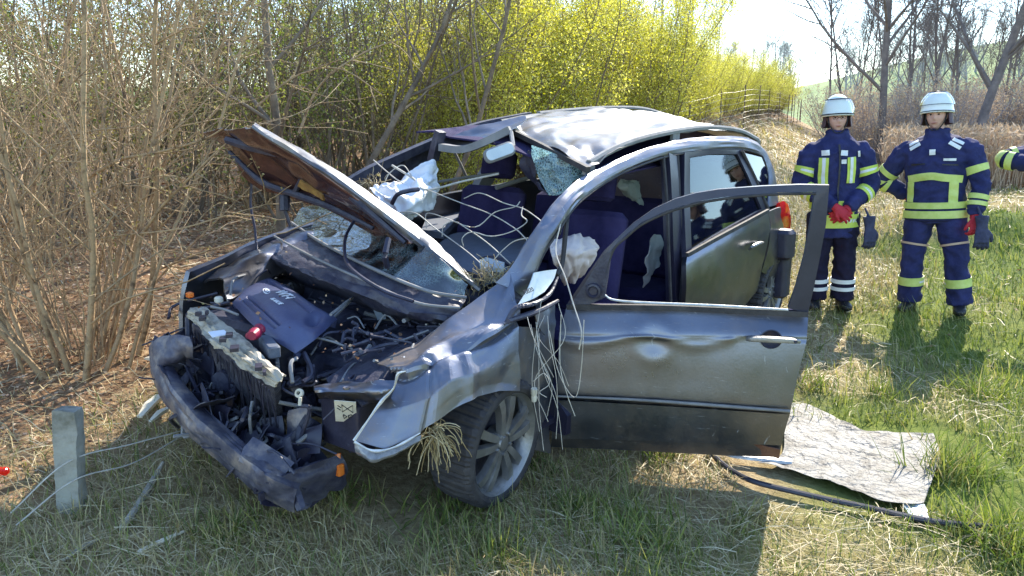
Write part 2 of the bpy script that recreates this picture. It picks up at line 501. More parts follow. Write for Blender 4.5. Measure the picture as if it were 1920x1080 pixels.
# the coppiced bushes nearest the car: every stem is a part of its own
def near_coppice(seed, x, y, stems, h, r0, twigs, subs, label, spread=1.3, per=3, lean=.26):
    root = empty('coppiced_bush', (x, y, float(ground_z(x, y)) - .02), 0)
    tag(root, label, 'bush', 'bare coppiced bushes on the bank')
    rs, (P, R), (T, RT), (S, RQ) = shrub_arrays(seed, stems, h, spread, r0, twigs, subs, lean=lean, tw_len=.85, sub_len=.34, wob=.075)
    T = T.reshape(stems, twigs, 6, 3); RT = RT.reshape(stems, twigs, 6)
    S2 = S.reshape(stems, twigs * subs, 4, 3); RQ = RQ.reshape(stems, twigs * subs, 4)
    for i in range(stems):
        V, F = merge([tubes_arr(P[i:i + 1], R[i:i + 1], 6), tubes_arr(T[i], RT[i], 4), tubes_arr(S2[i], RQ[i], 3)])
        link('stem', np_mesh('stem', V, F, MT['bark_tan']), root)
    n_ = 30; a_ = rs.rand(n_) * 6.28; st = np.stack([np.cos(a_) * .22 * rs.rand(n_), np.sin(a_) * .22 * rs.rand(n_), np.full(n_, -.05)], 1)
    Q_ = grow(st, np.stack([np.cos(a_) * .35 * rs.rand(n_), np.sin(a_) * .35 * rs.rand(n_), np.ones(n_)], 1), rs.uniform(.5, 2.0, n_), 10, .09, 0, rs)
    s_, d_, k_ = sprout(Q_, 5, .2, 1, rs); W_ = grow(s_, d_, rs.uniform(.08, .35, len(s_)), 4, .2, .02, rs)
    V, F = merge([tubes_arr(Q_, np.linspace(.0055, .002, 10)[None] * rs.uniform(.6, 1.3, n_)[:, None], 5), tubes_arr(W_, np.full((len(s_), 4), .0018), 3)])
    tag(link('basal_shoots', np_mesh('basal_shoots', V, F, MT['bark_tan']), root), kind='stuff')
    V, F = leaves_on(S, T, per, .020, rs, .008)
    tag(link('buds', np_mesh('buds', V, [F], MT['leaf_bud'], smooth=False), root), kind='stuff')
near_coppice(101, -2.42, 4.15, 20, 3.6, .018, 14, 3, 'bare multi-stemmed bush with tan stems nearest to the crushed bumper', lean=.32)
near_coppice(102, -3.3, 4.5, 14, 3.5, .017, 12, 3, 'bare multi-stemmed bush at the left edge of the photo', lean=.2)
near_coppice(103, -3.75, 6.2, 12, 3.6, .015, 14, 4, 'bare twiggy bush just behind the tan-stemmed bush near the bumper', lean=.28)

bare = [make_shrub(200 + i, MT['bark_tan'] if i % 2 == 0 else MT['bark_grey'], MT['leaf_bud'] if i != 1 else MT['leaf_green'], 12, 3.7, 1.7, .019, 12, 3, 8, .028, lean=.26) for i in range(3)]
green = [make_shrub(220 + i, MT['bark_grey'], MT['leaf_green'] if i != 1 else MT['leaf_fresh'], 13, 3.2, 1.8, .017, 16, 4, 9, .034, lspread=.05, lean=.32) for i in range(3)]
olive = [make_shrub(240 + i, MT['bark_grey'], MT['leaf_olive'], 14, 3.0, 1.8, .016, 17, 4, 8, .030, lspread=.06, lean=.34) for i in range(2)]
yellow = [make_shrub(260 + i, MT['bark_grey'], MT['leaf_yellow'], 16, 3.3, 1.9, .016, 18, 5, 20, .031, lspread=.08, lean=.32, hvar=.35) for i in range(3)]
hedge_bare = [make_shrub(280 + i, MT['bark_grey'], MT['leaf_olive'], 14, 3.6, 1.6, .017, 16, 4, 4, .04, lspread=.06, lean=.22) for i in range(1)]
rs = np.random.RandomState(5)
def at_ts(t, s):
    t = t - BEND * max(s, 0) ** 2
    return HP[0] + HN[0] * t + HD[0] * s, HP[1] + HN[1] * t + HD[1] * s
# thicket on the bank behind the car
n_b = 0
for row, (t0, s0, s1, step) in enumerate([(-1.2, 3.4, 6.6, 1.0), (-2.8, 1.4, 9.0, 1.15), (-4.2, -1.2, 10, 1.35), (-5.9, -2, 12, 1.5), (-7.8, -3, 14, 1.8)]):
    s = s0
    while s < s1:
        t = t0 + rs.uniform(-.45, .45)
        x, y = at_ts(t, s + rs.uniform(-.3, .3))
        px = x / max(y, .1)
        if y > 1.5 and -1.15 < px < .4:
            if px < -.30: kind = rs.choice(['bare', 'green', 'olive', 'green'] if row > 1 else ['bare', 'bare', 'green'])
            elif px < -.02: kind = rs.choice(['green', 'bare', 'green', 'bare', 'olive'])
            else: kind = rs.choice(['olive', 'green', 'bare'])
            ms = dict(bare=bare, green=green, olive=olive)[kind]
            lab = dict(bare='bare twiggy bush with small buds in the thicket behind the wreck',
                       green='bush with small pale green leaves in the thicket behind the wreck',
                       olive='bush with dense olive leaves in the thicket behind the wreck')[kind]
            place_shrub('leafy_bush' if kind != 'bare' else 'bare_bush', ms[rs.randint(len(ms))], x, y, rs.rand() * 6.28, rs.uniform(.85, 1.15), lab, 'bush', dict(bare='bare bushes', green='pale green bushes', olive='olive bushes')[kind] + ' in the thicket')
        s += step * rs.uniform(.85, 1.15)
# yellow hedge running away along the verge
s = 5.4; k = 0
while s < 41:
    for row in range(3 if s < 14 else 2 if s < 30 else 1):
        t = (-.4, -1.7, -3.0)[row] + rs.uniform(-.35, .35)
        x, y = at_ts(t, s + rs.uniform(-.3, .3) + row * .7)
        g = float(ground_z(x, y))
        hs = max(1.1, 3.85 - .65 * float(sstep(9, 20, s)) - g) / 3.0 * rs.uniform(.88, 1.1) * (.8 if s < 6.0 else 1)
        if row >= 1 and s < 7: continue
        odd = rs.rand() < .17 and s > 8
        place_shrub('flowering_bush', (hedge_bare[0] if odd else yellow[rs.randint(3)]), x, y, rs.rand() * 6.28, max(.62, min(1.15, hs)),
                    'thin olive bush standing among the yellow bushes' if odd else ('yellow bush in fresh leaf nearest to the car roof' if k == 0 else 'second yellow bush along the front of the row, counted from the car' if k == 2 else 'yellow bush in fresh leaf in the row beside the fence'), 'bush',
                    'olive bushes in the yellow row' if odd else 'yellow bushes along the fence', zs=hs / max(.62, min(1.15, hs)))
        k += 1
    s += .9

# leaning dark trees in the thicket
def tree_meshes(seed, h, r0, limbs, brs, tw, lean=(0, 0), first=.3, up=.35, wob=.03, limb_len=.42, bark='bark_dark', minr=.004, out=1.0):
    rs = np.random.RandomState(seed)
    P = grow(np.array([[0, 0, -.1]]), np.array([[lean[0], lean[1], 1.]]), np.array([h]), 22, wob, .01, rs)
    R = r0 * np.linspace(1, .12, 22)[None]
    R[0, 0] *= 1.35
    s1, d1, k1 = sprout(P, limbs, first, .97, rs, out=out, upb=up)
    Lb = grow(s1, d1, h * limb_len * (1.15 - k1) * rs.uniform(.6, 1.3, limbs), 10, .08, .05, rs)
    RL = (r0 * .5 * (1.15 - k1))[:, None] * np.linspace(1, .2, 10)[None]
    s2, d2, k2 = sprout(Lb, brs, .2, 1, rs, out=.8, upb=.25)
    B = grow(s2, d2, h * .12 * rs.uniform(.5, 1.4, len(s2)), 6, .12, .04, rs)
    RB = np.repeat(RL[:, 4], brs)[:, None] * .5 * np.linspace(1, .3, 6)[None]
    s3, d3, k3 = sprout(B, tw, .15, 1, rs, out=.8, upb=.2)
    W = grow(s3, d3, h * .06 * rs.uniform(.5, 1.4, len(s3)), 4, .15, .03, rs)
    RW = np.repeat(RB[:, 2], tw)[:, None] * .55 * np.linspace(1, .4, 4)[None]
    RL, RB, RW = np.maximum(RL, minr), np.maximum(RB, minr * .8), np.maximum(RW, minr * .6)
    V0, F0 = tubes_arr(P, R, 9)
    tm = np_mesh('trunk', V0, [F0], MT[bark])
    V, F = merge([tubes_arr(Lb, RL, 5), tubes_arr(B, RB, 4), tubes_arr(W, RW, 3)])
    return tm, np_mesh('crown', V, F, MT[bark])
def place_tree(name, ms, x, y, rz, sc, label, group=None):
    root = empty(name, (x, y, float(ground_z(x, y)) - .03), rz)
    root.scale = (sc, sc, sc)
    tag(root, label, 'tree', group)
    link('trunk', ms[0], root); link('crown', ms[1], root)
place_tree('bare_tree', tree_meshes(31, 5.2, .05, 12, 6, 5, lean=(.12, .0), first=.2, bark='bark_grey', wob=.05), -2.25, 7.4, 0, 1, 'dark forked trunk rising from the thicket above the raised bonnet')
place_tree('bare_tree', tree_meshes(32, 5.5, .04, 12, 6, 5, lean=(.55, .1), first=.15, bark='bark_grey', wob=.05), -1.9, 7.9, 0, 1, 'slender dark tree leaning right above the car roof')
place_tree('bare_tree', tree_meshes(33, 5.0, .033, 14, 6, 5, lean=(.45, -.1), first=.1, bark='bark_grey', wob=.04, up=.5), -.9, 8.2, 0, 1, 'thin tree of fanned dark branches in front of the yellow bushes')

# bare trees on the right beyond the reeds
def px_at(px, y):
    return (px - 960) / 1450 * (y * math.cos(PITCH) + .3)
big = [tree_meshes(41, 15, .14, 22, 8, 6, first=.14, minr=.012, lean=(.03, 0), limb_len=.36),
       tree_meshes(42, 14, .16, 20, 8, 6, first=.16, minr=.012, lean=(.1, 0), limb_len=.4, up=.6)]
place_tree('bare_tree', big[0], px_at(1648, 27), 27, .4, 1, 'tall bare tree with a straight dark trunk left of the broader firefighter')
place_tree('bare_tree', big[1], px_at(1818, 25), 25, 0, 1, 'tall bare forked tree right of the broader firefighter with rising branches')
slim = [tree_meshes(50 + i, 11, .07, 26, 6, 4, first=.25, minr=.010, lean=(.02 * i, 0), limb_len=.2, up=.8, bark='bark_dark') for i in range(3)]
rs = np.random.RandomState(9)
for px, yy in [(1553, 40), (1576, 36), (1597, 42), (1622, 46), (1690, 33), (1712, 38), (1728, 31), (1752, 36), (1775, 42), (1798, 34), (1868, 30), (1884, 38), (1905, 32), (1925, 28), (1960, 30), (2000, 33), (1660, 44), (1735, 47), (1835, 44), (1895, 47)]:
    place_tree('slim_tree', slim[rs.randint(3)], px_at(px, yy), yy, rs.rand() * 6.28, rs.uniform(.85, 1.15), 'slim bare tree in the grove beyond the reeds', 'slim bare trees beyond the reeds')
# thin straight saplings over the hedge
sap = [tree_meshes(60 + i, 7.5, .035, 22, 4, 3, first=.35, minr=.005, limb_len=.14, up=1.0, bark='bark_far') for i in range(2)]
for i in range(26):
    s = 8 + 36 * rs.rand() ** 1.3; t = -2.6 - 3 * rs.rand()
    x, y = at_ts(t, s)
    place_tree('sapling', sap[i % 2], x, y, rs.rand() * 6.28, rs.uniform(.75, 1.15), 'thin straight bare sapling rising behind the yellow bushes', 'bare saplings behind the yellow bushes')
# scrub behind the reeds
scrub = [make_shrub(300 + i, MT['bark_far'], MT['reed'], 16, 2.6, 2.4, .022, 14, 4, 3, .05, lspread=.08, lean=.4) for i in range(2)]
for i in range(46):
    yy = rs.uniform(27, 38); px = rs.uniform(1560, 2080)
    place_shrub('bare_bush', scrub[i % 2], px_at(px, yy), yy, rs.rand() * 6.28, rs.uniform(.8, 1.3), 'grey-brown leafless bush beyond the reeds', 'bush', 'leafless bushes beyond the reeds')
# distant treeline
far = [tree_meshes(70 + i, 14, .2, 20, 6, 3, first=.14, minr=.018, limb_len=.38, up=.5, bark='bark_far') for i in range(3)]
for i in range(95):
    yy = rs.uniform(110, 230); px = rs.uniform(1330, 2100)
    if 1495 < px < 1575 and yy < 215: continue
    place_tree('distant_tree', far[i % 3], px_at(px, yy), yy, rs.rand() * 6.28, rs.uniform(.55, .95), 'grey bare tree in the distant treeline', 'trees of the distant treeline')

# ------------------------------------------------------------------ wire mesh fence by the yellow bushes
MT['steel_wire'] = mat('steel_wire', (.45, .42, .38), (.62, .58, .52), scale=20, rough=.45, metal=.6)
MT['post_wood'] = mat('post_wood', (.16, .155, .12), (.32, .31, .26), scale=7, rough=.9, bump=.5, bscale=30, c3=(.36, .36, .30))
fence = empty('wire_fence', (*at_ts(.55, 12), 0))
tag(fence, 'wire mesh fence on thin posts in front of the yellow bushes', 'fence')
fpos = [np.array(at_ts(.55 + .05 * math.sin(s * 3), s)) for s in np.arange(9.5, 52, 2.6)]
fo = np.array([*at_ts(.55, 12), 0])
for i, p in enumerate(fpos):
    g = float(ground_z(p[0], p[1]))
    P = np.array([[[p[0] - fo[0], p[1] - fo[1], g - .1], [p[0] - fo[0] + .02 * math.sin(i * 2.), p[1] - fo[1], g + 1.12 + .06 * math.sin(i * 5.)]]])
    V, F = tubes_arr(P, np.full((1, 2), .016), 6)
    link('post', np_mesh('post', V, [F], MT['bark_grey']), fence)
for j in range(8):
    P = []
    for i, p in enumerate(fpos):
        g = float(ground_z(p[0], p[1]))
        P.append([p[0] - fo[0], p[1] - fo[1] - .04, g + .1 + j * .135])
        if i + 1 < len(fpos):
            q_ = (p + fpos[i + 1]) / 2; g = float(ground_z(q_[0], q_[1]))
            P.append([q_[0] - fo[0], q_[1] - fo[1] - .04, g + .085 + j * .135])
    V, F = tubes_arr(np.array([P]), np.full((1, len(P)), .0032), 4)
    link('wire', np_mesh('wire', V, [F], MT['steel_wire']), fence)
# ------------------------------------------------------------------ mesh building kit
def ray(px, py):
    a, b = (px - 960) / FPX, (540 - py) / FPX
    return np.array([a, math.cos(PITCH) + b * math.sin(PITCH), -math.sin(PITCH) + b * math.cos(PITCH)])
CPHI = math.atan2(CAR_F[1], CAR_F[0])
def to_car(p):
    dx, dy = p[0] - CAR_O[0], p[1] - CAR_O[1]
    return np.array([dx * CAR_F[0] + dy * CAR_F[1], dx * CAR_L[0] + dy * CAR_L[1], p[2]])
def from_car(p):
    return np.array([CAR_O[0] + p[0] * CAR_F[0] + p[1] * CAR_L[0], CAR_O[1] + p[0] * CAR_F[1] + p[1] * CAR_L[1], p[2]])
CAMC = to_car((0, 0, EYE))
def _rc(px, py):
    r = ray(px, py)
    return np.array([r[0] * CAR_F[0] + r[1] * CAR_F[1], r[0] * CAR_L[0] + r[1] * CAR_L[1], r[2]])
def kx(px, py, x): d = _rc(px, py); return CAMC + d * (x - CAMC[0]) / d[0]
def ky(px, py, y): d = _rc(px, py); return CAMC + d * (y - CAMC[1]) / d[1]
def kz(px, py, z): d = _rc(px, py); return CAMC + d * (z - CAMC[2]) / d[2]
def kY(px, py, Y): r = ray(px, py); return to_car(np.array([0, 0, EYE]) + r * Y / r[1])     # at world distance Y
def gz(px, py, z=0.0): r = ray(px, py); return np.array([0, 0, EYE]) + r * (z - EYE) / r[2]  # world point at height z
def on_ground(px, py, dz=0.0):
    z = 0.0
    for _ in range(8):
        p = gz(px, py, z + dz); z = float(ground_z(p[0], p[1]))
    return gz(px, py, z + dz)

def spline(P, n):
    """Catmull-Rom through P, n samples"""
    P = np.asarray(P, float)
    if len(P) == 2: return P[0] + (P[1] - P[0]) * np.linspace(0, 1, n)[:, None]
    Q = np.concatenate([[2 * P[0] - P[1]], P, [2 * P[-1] - P[-2]]])
    u = np.linspace(0, len(P) - 1, n); i = np.minimum(u.astype(int), len(P) - 2); f = (u - i)[:, None]
    a, b, c, d = Q[i], Q[i + 1], Q[i + 2], Q[i + 3]
    return .5 * (2 * b + (c - a) * f + (2 * a - 5 * b + 4 * c - d) * f ** 2 + (3 * b - a - 3 * c + d) * f ** 3)

class MB:
    def __init__(self): self.v = []; self.f = []; self.m = []
    def add(self, V, F, mi=0):
        o = len(self.v)
        self.v += [tuple(map(float, p)) for p in V]
        self.f += [tuple(i + o for i in f) for f in F]; self.m += [mi] * len(F)
        return self
    def box(self, c, s, R=None, mi=0):
        c = np.asarray(c, float); s = np.asarray(s, float) / 2
        V = np.array([[x, y, z] for x in (-1, 1) for y in (-1, 1) for z in (-1, 1)]) * s
        if R is not None: V = V @ np.asarray(R).T
        return self.add(V + c, [(0, 1, 3, 2), (4, 6, 7, 5), (0, 4, 5, 1), (2, 3, 7, 6), (0, 2, 6, 4), (1, 5, 7, 3)], mi)
    def rbox(self, c, s, r=.02, R=None, mi=0, seg=3):
        """box with rounded edges in its xy outline and small top and bottom chamfer"""
        sx, sy, sz = np.asarray(s, float) / 2; r = min(r, sx * .95, sy * .95); out = []
        for qx, qy, a0 in ((1, 1, 0), (-1, 1, 90), (-1, -1, 180), (1, -1, 270)):
            for k in range(seg + 1):
                a = math.radians(a0 + 90 * k / seg); out.append((qx * (sx - r) + r * math.cos(a), qy * (sy - r) + r * math.sin(a)))
        n = len(out); ch = min(r * .5, sz * .5); V = []
        for z, k in ((-sz, ch), (-sz + ch, 0), (sz - ch, 0), (sz, ch)):
            V += [(x * (1 - k / max(sx, 1e-6)), y * (1 - k / max(sy, 1e-6)), z) for x, y in out]
        V = np.array(V)
        if R is not None: V = V @ np.asarray(R).T
        F = [(a * n + i, a * n + (i + 1) % n, (a + 1) * n + (i + 1) % n, (a + 1) * n + i) for a in range(3) for i in range(n)]
        F += [tuple(range(n))[::-1], tuple(range(3 * n, 4 * n))]
        return self.add(V + np.asarray(c, float), F, mi)
    def tube(self, P, r, sides=8, n=None, mi=0):
        P = np.asarray(P, float)
        if n: P = spline(P, n)
        R = np.broadcast_to(np.asarray(r, float) if np.ndim(r) else np.full(len(P), r), (len(P),)) if np.ndim(r) == 0 or len(r) == len(P) else np.interp(np.linspace(0, 1, len(P)), np.linspace(0, 1, len(r)), r)
        V, F = tubes_arr(P[None], R[None], sides)
        F = [tuple(f) for f in F]; k = len(V)
        F += [tuple(range(sides))[::-1], tuple(range(k - sides, k))]
        return self.add(V, F, mi)
    def sweep(self, P, prof, up=(0, 0, 1), n=None, mi=0, scale=None):
        """closed profile [(side, up)] swept along P"""
        P = np.asarray(P, float)
        if n: P = spline(P, n)
        T = norm(np.gradient(P, axis=0)); S = norm(np.cross(T, np.asarray(up, float))); U = np.cross(S, T)
        k = len(prof); V = []
        for i in range(len(P)):
            sc = 1 if scale is None else np.interp(i / (len(P) - 1), np.linspace(0, 1, len(scale)), scale)
            V += [P[i] + S[i] * a * sc + U[i] * b * sc for a, b in prof]
        F = [(i * k + j, i * k + (j + 1) % k, (i + 1) * k + (j + 1) % k, (i + 1) * k + j) for i in range(len(P) - 1) for j in range(k)]
        F += [tuple(range(k))[::-1], tuple(range((len(P) - 1) * k, len(P) * k))]
        return self.add(V, F, mi)
    def lathe(self, prof, c, axis, seg=32, mi=0, a0=0, a1=2 * math.pi):
        """prof [(radius, along)]"""
        ax = norm(np.asarray(axis, float)); u = norm(np.cross(ax, [0, 0, 1.] if abs(ax[2]) < .9 else [1., 0, 0])); w = np.cross(ax, u)
        V = []; full = abs(a1 - a0 - 2 * math.pi) < 1e-6; ns = seg if full else seg + 1
        for i in range(ns):
            a = a0 + (a1 - a0) * i / seg; rd = u * math.cos(a) + w * math.sin(a)
            V += [np.asarray(c) + rd * r + ax * t for r, t in prof]
        k = len(prof)
        F = [(i * k + j, i * k + j + 1, ((i + 1) % ns) * k + j + 1, ((i + 1) % ns) * k + j) for i in range(seg) for j in range(k - 1)]
        return self.add(V, F, mi)
    def sheet(self, rows, nu=20, nv=20, thick=.003, crumple=0, freq=6, seed=0, smooth=True, fn=None, mi=0, ridge=True):
        """grid of control points -> smooth sheet with real thickness; fn(points, normals, u, v) may displace it"""
        G = np.array(rows, float)
        if smooth:
            A = np.array([spline(r, nv) for r in G]); A = np.array([spline(A[:, j], nu) for j in range(nv)]).transpose(1, 0, 2)
        else:
            lin = lambda P, n: np.stack([np.interp(np.linspace(0, len(P) - 1, n), np.arange(len(P)), P[:, k]) for k in range(3)], 1)
            A = np.array([lin(r, nv) for r in G]); A = np.array([lin(A[:, j], nu) for j in range(nv)]).transpose(1, 0, 2)
        du = np.gradient(A, axis=0); dv = np.gradient(A, axis=1); Nn = norm(np.cross(du, dv))
        if crumple:
            for i in range(nu):
                for j in range(nv):
                    p = Vector(A[i, j]) * freq + Vector((seed * 3.7, seed, 0))
                    q = noise.noise(p); q2 = noise.noise(p * 2.3 + Vector((5, 1, 2)))
                    d = (abs(q) * 1.6 - .4 + .45 * abs(q2)) if ridge else (q + .4 * q2)
                    A[i, j] = A[i, j] + Nn[i, j] * crumple * d
        if fn is not None:
            uu, vv = np.meshgrid(np.linspace(0, 1, nu), np.linspace(0, 1, nv), indexing='ij')
            A = fn(A, Nn, uu, vv)
        du = np.gradient(A, axis=0); dv = np.gradient(A, axis=1); Nn = norm(np.cross(du, dv))
        B = A - Nn * thick; V = np.concatenate([A.reshape(-1, 3), B.reshape(-1, 3)]); o = nu * nv
        F = []
        for i in range(nu - 1):
            for j in range(nv - 1):
                a = i * nv + j
                F.append((a, a + nv, a + nv + 1, a + 1)); F.append((a + o, a + o + 1, a + o + nv + 1, a + o + nv))
        e = [i * nv for i in range(nu)] + [(nu - 1) * nv + j for j in range(1, nv)] + [i * nv + nv - 1 for i in range(nu - 2, -1, -1)] + [j for j in range(nv - 2, 0, -1)]
        for a, b in zip(e, e[1:] + e[:1]): F.append((a, a + o, b + o, b))
        return self.add(V, F, mi)
    def slab(self, pts, nrm, thick, mi=0):
        """flat outline extruded by thick along -nrm"""
        P = np.asarray(pts, float); n = len(P); d = norm(np.asarray(nrm, float)) * thick
        V = np.concatenate([P, P - d])
        return self.add(V, [tuple(range(n)), tuple(range(2 * n - 1, n - 1, -1))] + [(i, i + n, (i + 1) % n + n, (i + 1) % n) for i in range(n)], mi)
    def ring(self, outer, inner, nrm, thick, closed=True, mi=0):
        """flat frame between two outlines of equal count"""
        O_, I_ = np.asarray(outer, float), np.asarray(inner, float); n = len(O_); d = norm(np.asarray(nrm, float)) * thick
        V = np.concatenate([O_, I_, O_ - d, I_ - d]); F = []
        for i in range(n if closed else n - 1):
            j = (i + 1) % n
            F += [(i, j, n + j, n + i), (2 * n + i, 3 * n + i, 3 * n + j, 2 * n + j), (i, 2 * n + i, 2 * n + j, j), (n + i, n + j, 3 * n + j, 3 * n + i)]
        if not closed: F += [(0, n, 3 * n, 2 * n), (n - 1, 3 * n - 1, 4 * n - 1, 2 * n - 1)]
        return self.add(V, F, mi)
    def build(self, name, m, parent=None, angle=38, kind=None):
        me = bpy.data.meshes.new(name)
        me.from_pydata(self.v, [], self.f)
        ms = m if isinstance(m, (list, tuple)) else [m]
        for q in ms: me.materials.append(q)
        me.polygons.foreach_set('material_index', self.m)
        b = bmesh.new(); b.from_mesh(me); bmesh.ops.recalc_face_normals(b, faces=b.faces); b.to_mesh(me); b.free()
        me.polygons.foreach_set('use_smooth', [True] * len(me.polygons))
        me.set_sharp_from_angle(angle=math.radians(angle))
        me.update()
        return link(name, me, parent)

def text_mesh(name, s, size, m, parent, M4, depth=.001, shear=0, bold=0.0):
    """flat print: lettering laid on a surface (M4 places it)"""
    cu = bpy.data.curves.new(name, 'FONT'); cu.body = s; cu.size = size; cu.extrude = depth; cu.shear = shear; cu.offset = bold
    cu.align_x = 'LEFT'; cu.resolution_u = 3
    t = bpy.data.objects.new(name + '_curve', cu); COL.objects.link(t)
    bpy.context.view_layer.update()
    me = bpy.data.meshes.new_from_object(t.evaluated_get(bpy.context.evaluated_depsgraph_get()))
    bpy.data.objects.remove(t); me.name = name
    me.materials.clear(); me.materials.append(m)
    o = link(name, me, parent); o.matrix_local = M4
    return o
def frame_m(o, x, y):
    x = Vector(x).normalized(); y = Vector(y); z = x.cross(y).normalized(); y = z.cross(x)
    return Matrix(((x.x, y.x, z.x, o[0]), (x.y, y.y, z.y, o[1]), (x.z, y.z, z.z, o[2]), (0, 0, 0, 1)))

def folds(n, amp, w, seed, axis=None, lim=1.0):
    """sharp random creases: flat flanks meeting in an edge"""
    r = np.random.RandomState(seed); L = [(r.uniform(0, math.pi), r.rand(), r.rand(), r.choice([-1, 1]) * r.uniform(.4, 1) * amp, r.uniform(.6, 1.4) * w, r.uniform(.12, .4)) for _ in range(n)]
    def f(A, Nn, u, v):
        k = np.zeros_like(u)
        for a, cu, cv, s, ww, ln in L:
            d = (u - cu) * math.cos(a) + (v - cv) * math.sin(a); e = -(u - cu) * math.sin(a) + (v - cv) * math.cos(a)
            k += s * np.maximum(0, 1 - np.abs(d) / ww) * np.clip(1.4 - np.abs(e) / ln, 0, 1) * (u <= lim)
        return A + (Nn if axis is None else np.asarray(axis, float)) * k[..., None]
    return f

# materials of the wreck
def car_paint(name, base, rough, dust, scratch, metal=.65):
    m = mat(name, base, tuple(k * 1.25 for k in base), scale=3, rough=rough, metal=metal, coat=.08, bump=.03, bscale=90, rough2=rough + .12)
    nt = m.node_tree; N, Lk = nt.nodes, nt.links; b = N['Principled BSDF']; tc = [n for n in N if n.type == 'TEX_COORD'][0]
    def nz(sc, det, vec=(1, 1, 1), rot=(0, 0, 0)):
        mp = N.new('ShaderNodeMapping'); mp.inputs['Scale'].default_value = vec; mp.inputs['Rotation'].default_value = rot
        n = N.new('ShaderNodeTexNoise'); n.inputs['Scale'].default_value = sc; n.inputs['Detail'].default_value = det; n.inputs['Roughness'].default_value = .7
        Lk.new(tc.outputs['Object'], mp.inputs[0]); Lk.new(mp.outputs[0], n.inputs['Vector']); return n.outputs[0]
    def rng(s, a, b_, c, d):
        r = N.new('ShaderNodeMapRange'); r.inputs[1].default_value = a; r.inputs[2].default_value = b_; r.inputs[3].default_value = c; r.inputs[4].default_value = d
        Lk.new(s, r.inputs[0]); return r.outputs[0]
    def mathn(op, x, y):
        q = N.new('ShaderNodeMath'); q.operation = op; q.use_clamp = True; Lk.new(x, q.inputs[0]); Lk.new(y, q.inputs[1]); return q.outputs[0]
    big = rng(nz(4.5, 10), .42, .70, 0, dust); spk = rng(nz(70, 3), .60, .72, 0, dust * .9)
    d_ = mathn('ADD', big, spk)
    s1 = rng(nz(9, 4, (1, 1, 14), (.5, .3, .2)), .66, .70, 0, scratch); s2 = rng(nz(10, 4, (12, 1, 1), (.2, .7, .4)), .67, .71, 0, scratch)
    sc_ = mathn('ADD', s1, s2)
    db = N.new('ShaderNodeBsdfDiffuse'); db.inputs[0].default_value = (.33, .25, .17, 1)
    sb = N.new('ShaderNodeBsdfDiffuse'); sb.inputs[0].default_value = (.55, .56, .57, 1)
    m1 = N.new('ShaderNodeMixShader'); Lk.new(d_, m1.inputs[0]); Lk.new(b.outputs[0], m1.inputs[1]); Lk.new(db.outputs[0], m1.inputs[2])
    m2 = N.new('ShaderNodeMixShader'); Lk.new(sc_, m2.inputs[0]); Lk.new(m1.outputs[0], m2.inputs[1]); Lk.new(sb.outputs[0], m2.inputs[2])
    Lk.new(m2.outputs[0], N['Material Output'].inputs[0])
    return m
MT['paint'] = car_paint('paint', (.145, .155, .19), .27, .2, .4, .95)
MT['paint_scraped'] = car_paint('paint_scraped', (.165, .18, .225), .36, .42, .8, .9)
MT['roof_paint'] = car_paint('roof_paint', (.115, .125, .145), .36, .42, .6, .8)
MT['paint_shaded'] = mat('paint_shaded', (.018, .017, .038), (.032, .03, .055), scale=8, rough=.38, metal=.1, coat=.1, bump=.05, bscale=70)  # the body paint with its shade put into the dark colour
MT['hood_under'] = mat('hood_under', (.035, .018, .022), (.10, .045, .042), scale=7, rough=.22, metal=.55, coat=.5, bump=.10, bscale=14, c3=(.06, .032, .036))  # brownish dirt plus the reflected red-brown leaves, both put into the colour
MT['bare_edge'] = mat('bare_edge', (.75, .76, .76), (.5, .5, .48), scale=30, rough=.4, metal=.3, bump=.2)
MT['plastic'] = mat('plastic', (.016, .015, .03), (.035, .034, .06), scale=10, rough=.42, bump=.12, bscale=60)
MT['plastic_dusty'] = mat('plastic_dusty', (.02, .02, .045), (.075, .075, .10), scale=14, rough=.5, bump=.25, bscale=45, detail=8)
MT['cover'] = mat('cover', (.05, .056, .125), (.085, .10, .185), scale=6, rough=.38, bump=.08, bscale=80)
MT['dash'] = mat('dash', (.07, .085, .12), (.10, .12, .16), scale=30, rough=.75, bump=.1, bscale=200)
MT['fabric'] = mat('fabric', (.022, .018, .065), (.045, .038, .11), scale=6, rough=.95, bump=.2, bscale=150, spec=.2)
MT['trim_grey'] = mat('trim_grey', (.16, .16, .165), (.26, .26, .26), scale=8, rough=.7, bump=.1)
MT['rubber'] = mat('rubber', (.022, .021, .026), (.06, .055, .055), scale=14, rough=.75, bump=.2, bscale=60)
MT['alloy'] = mat('alloy', (.19, .19, .195), (.34, .335, .33), scale=9, rough=.35, metal=.75, bump=.1, bscale=60, rough2=.55)
MT['steel'] = mat('steel', (.30, .30, .31), (.5, .5, .5), scale=14, rough=.4, metal=.85, bump=.15, bscale=50)
MT['beam'] = mat('beam', (.035, .034, .06), (.10, .10, .135), scale=9, rough=.5, metal=.3, bump=.2, bscale=30, c3=(.30, .25, .22), detail=9)
MT['slam'] = mat('slam', (.13, .115, .095), (.40, .36, .28), scale=13, rough=.6, bump=.3, bscale=40, c3=(.52, .47, .38), detail=10)
MT['radiator'] = mat('radiator', (.05, .05, .075), (.17, .17, .20), scale=26, rough=.5, metal=.4, bump=.6, bscale=90, detail=9)
MT['airbag'] = mat('airbag', (.72, .74, .76), (.82, .83, .83), scale=8, rough=.75, bump=.25, bscale=22, spec=.3)
MT['airbag_beige'] = mat('airbag_beige', (.60, .51, .48), (.72, .63, .59), scale=8, rough=.85, bump=.25, bscale=25, spec=.2)
MT['cloth_grey'] = mat('cloth_grey', (.42, .41, .40), (.56, .55, .52), scale=8, rough=.9, bump=.3, bscale=40, spec=.2)
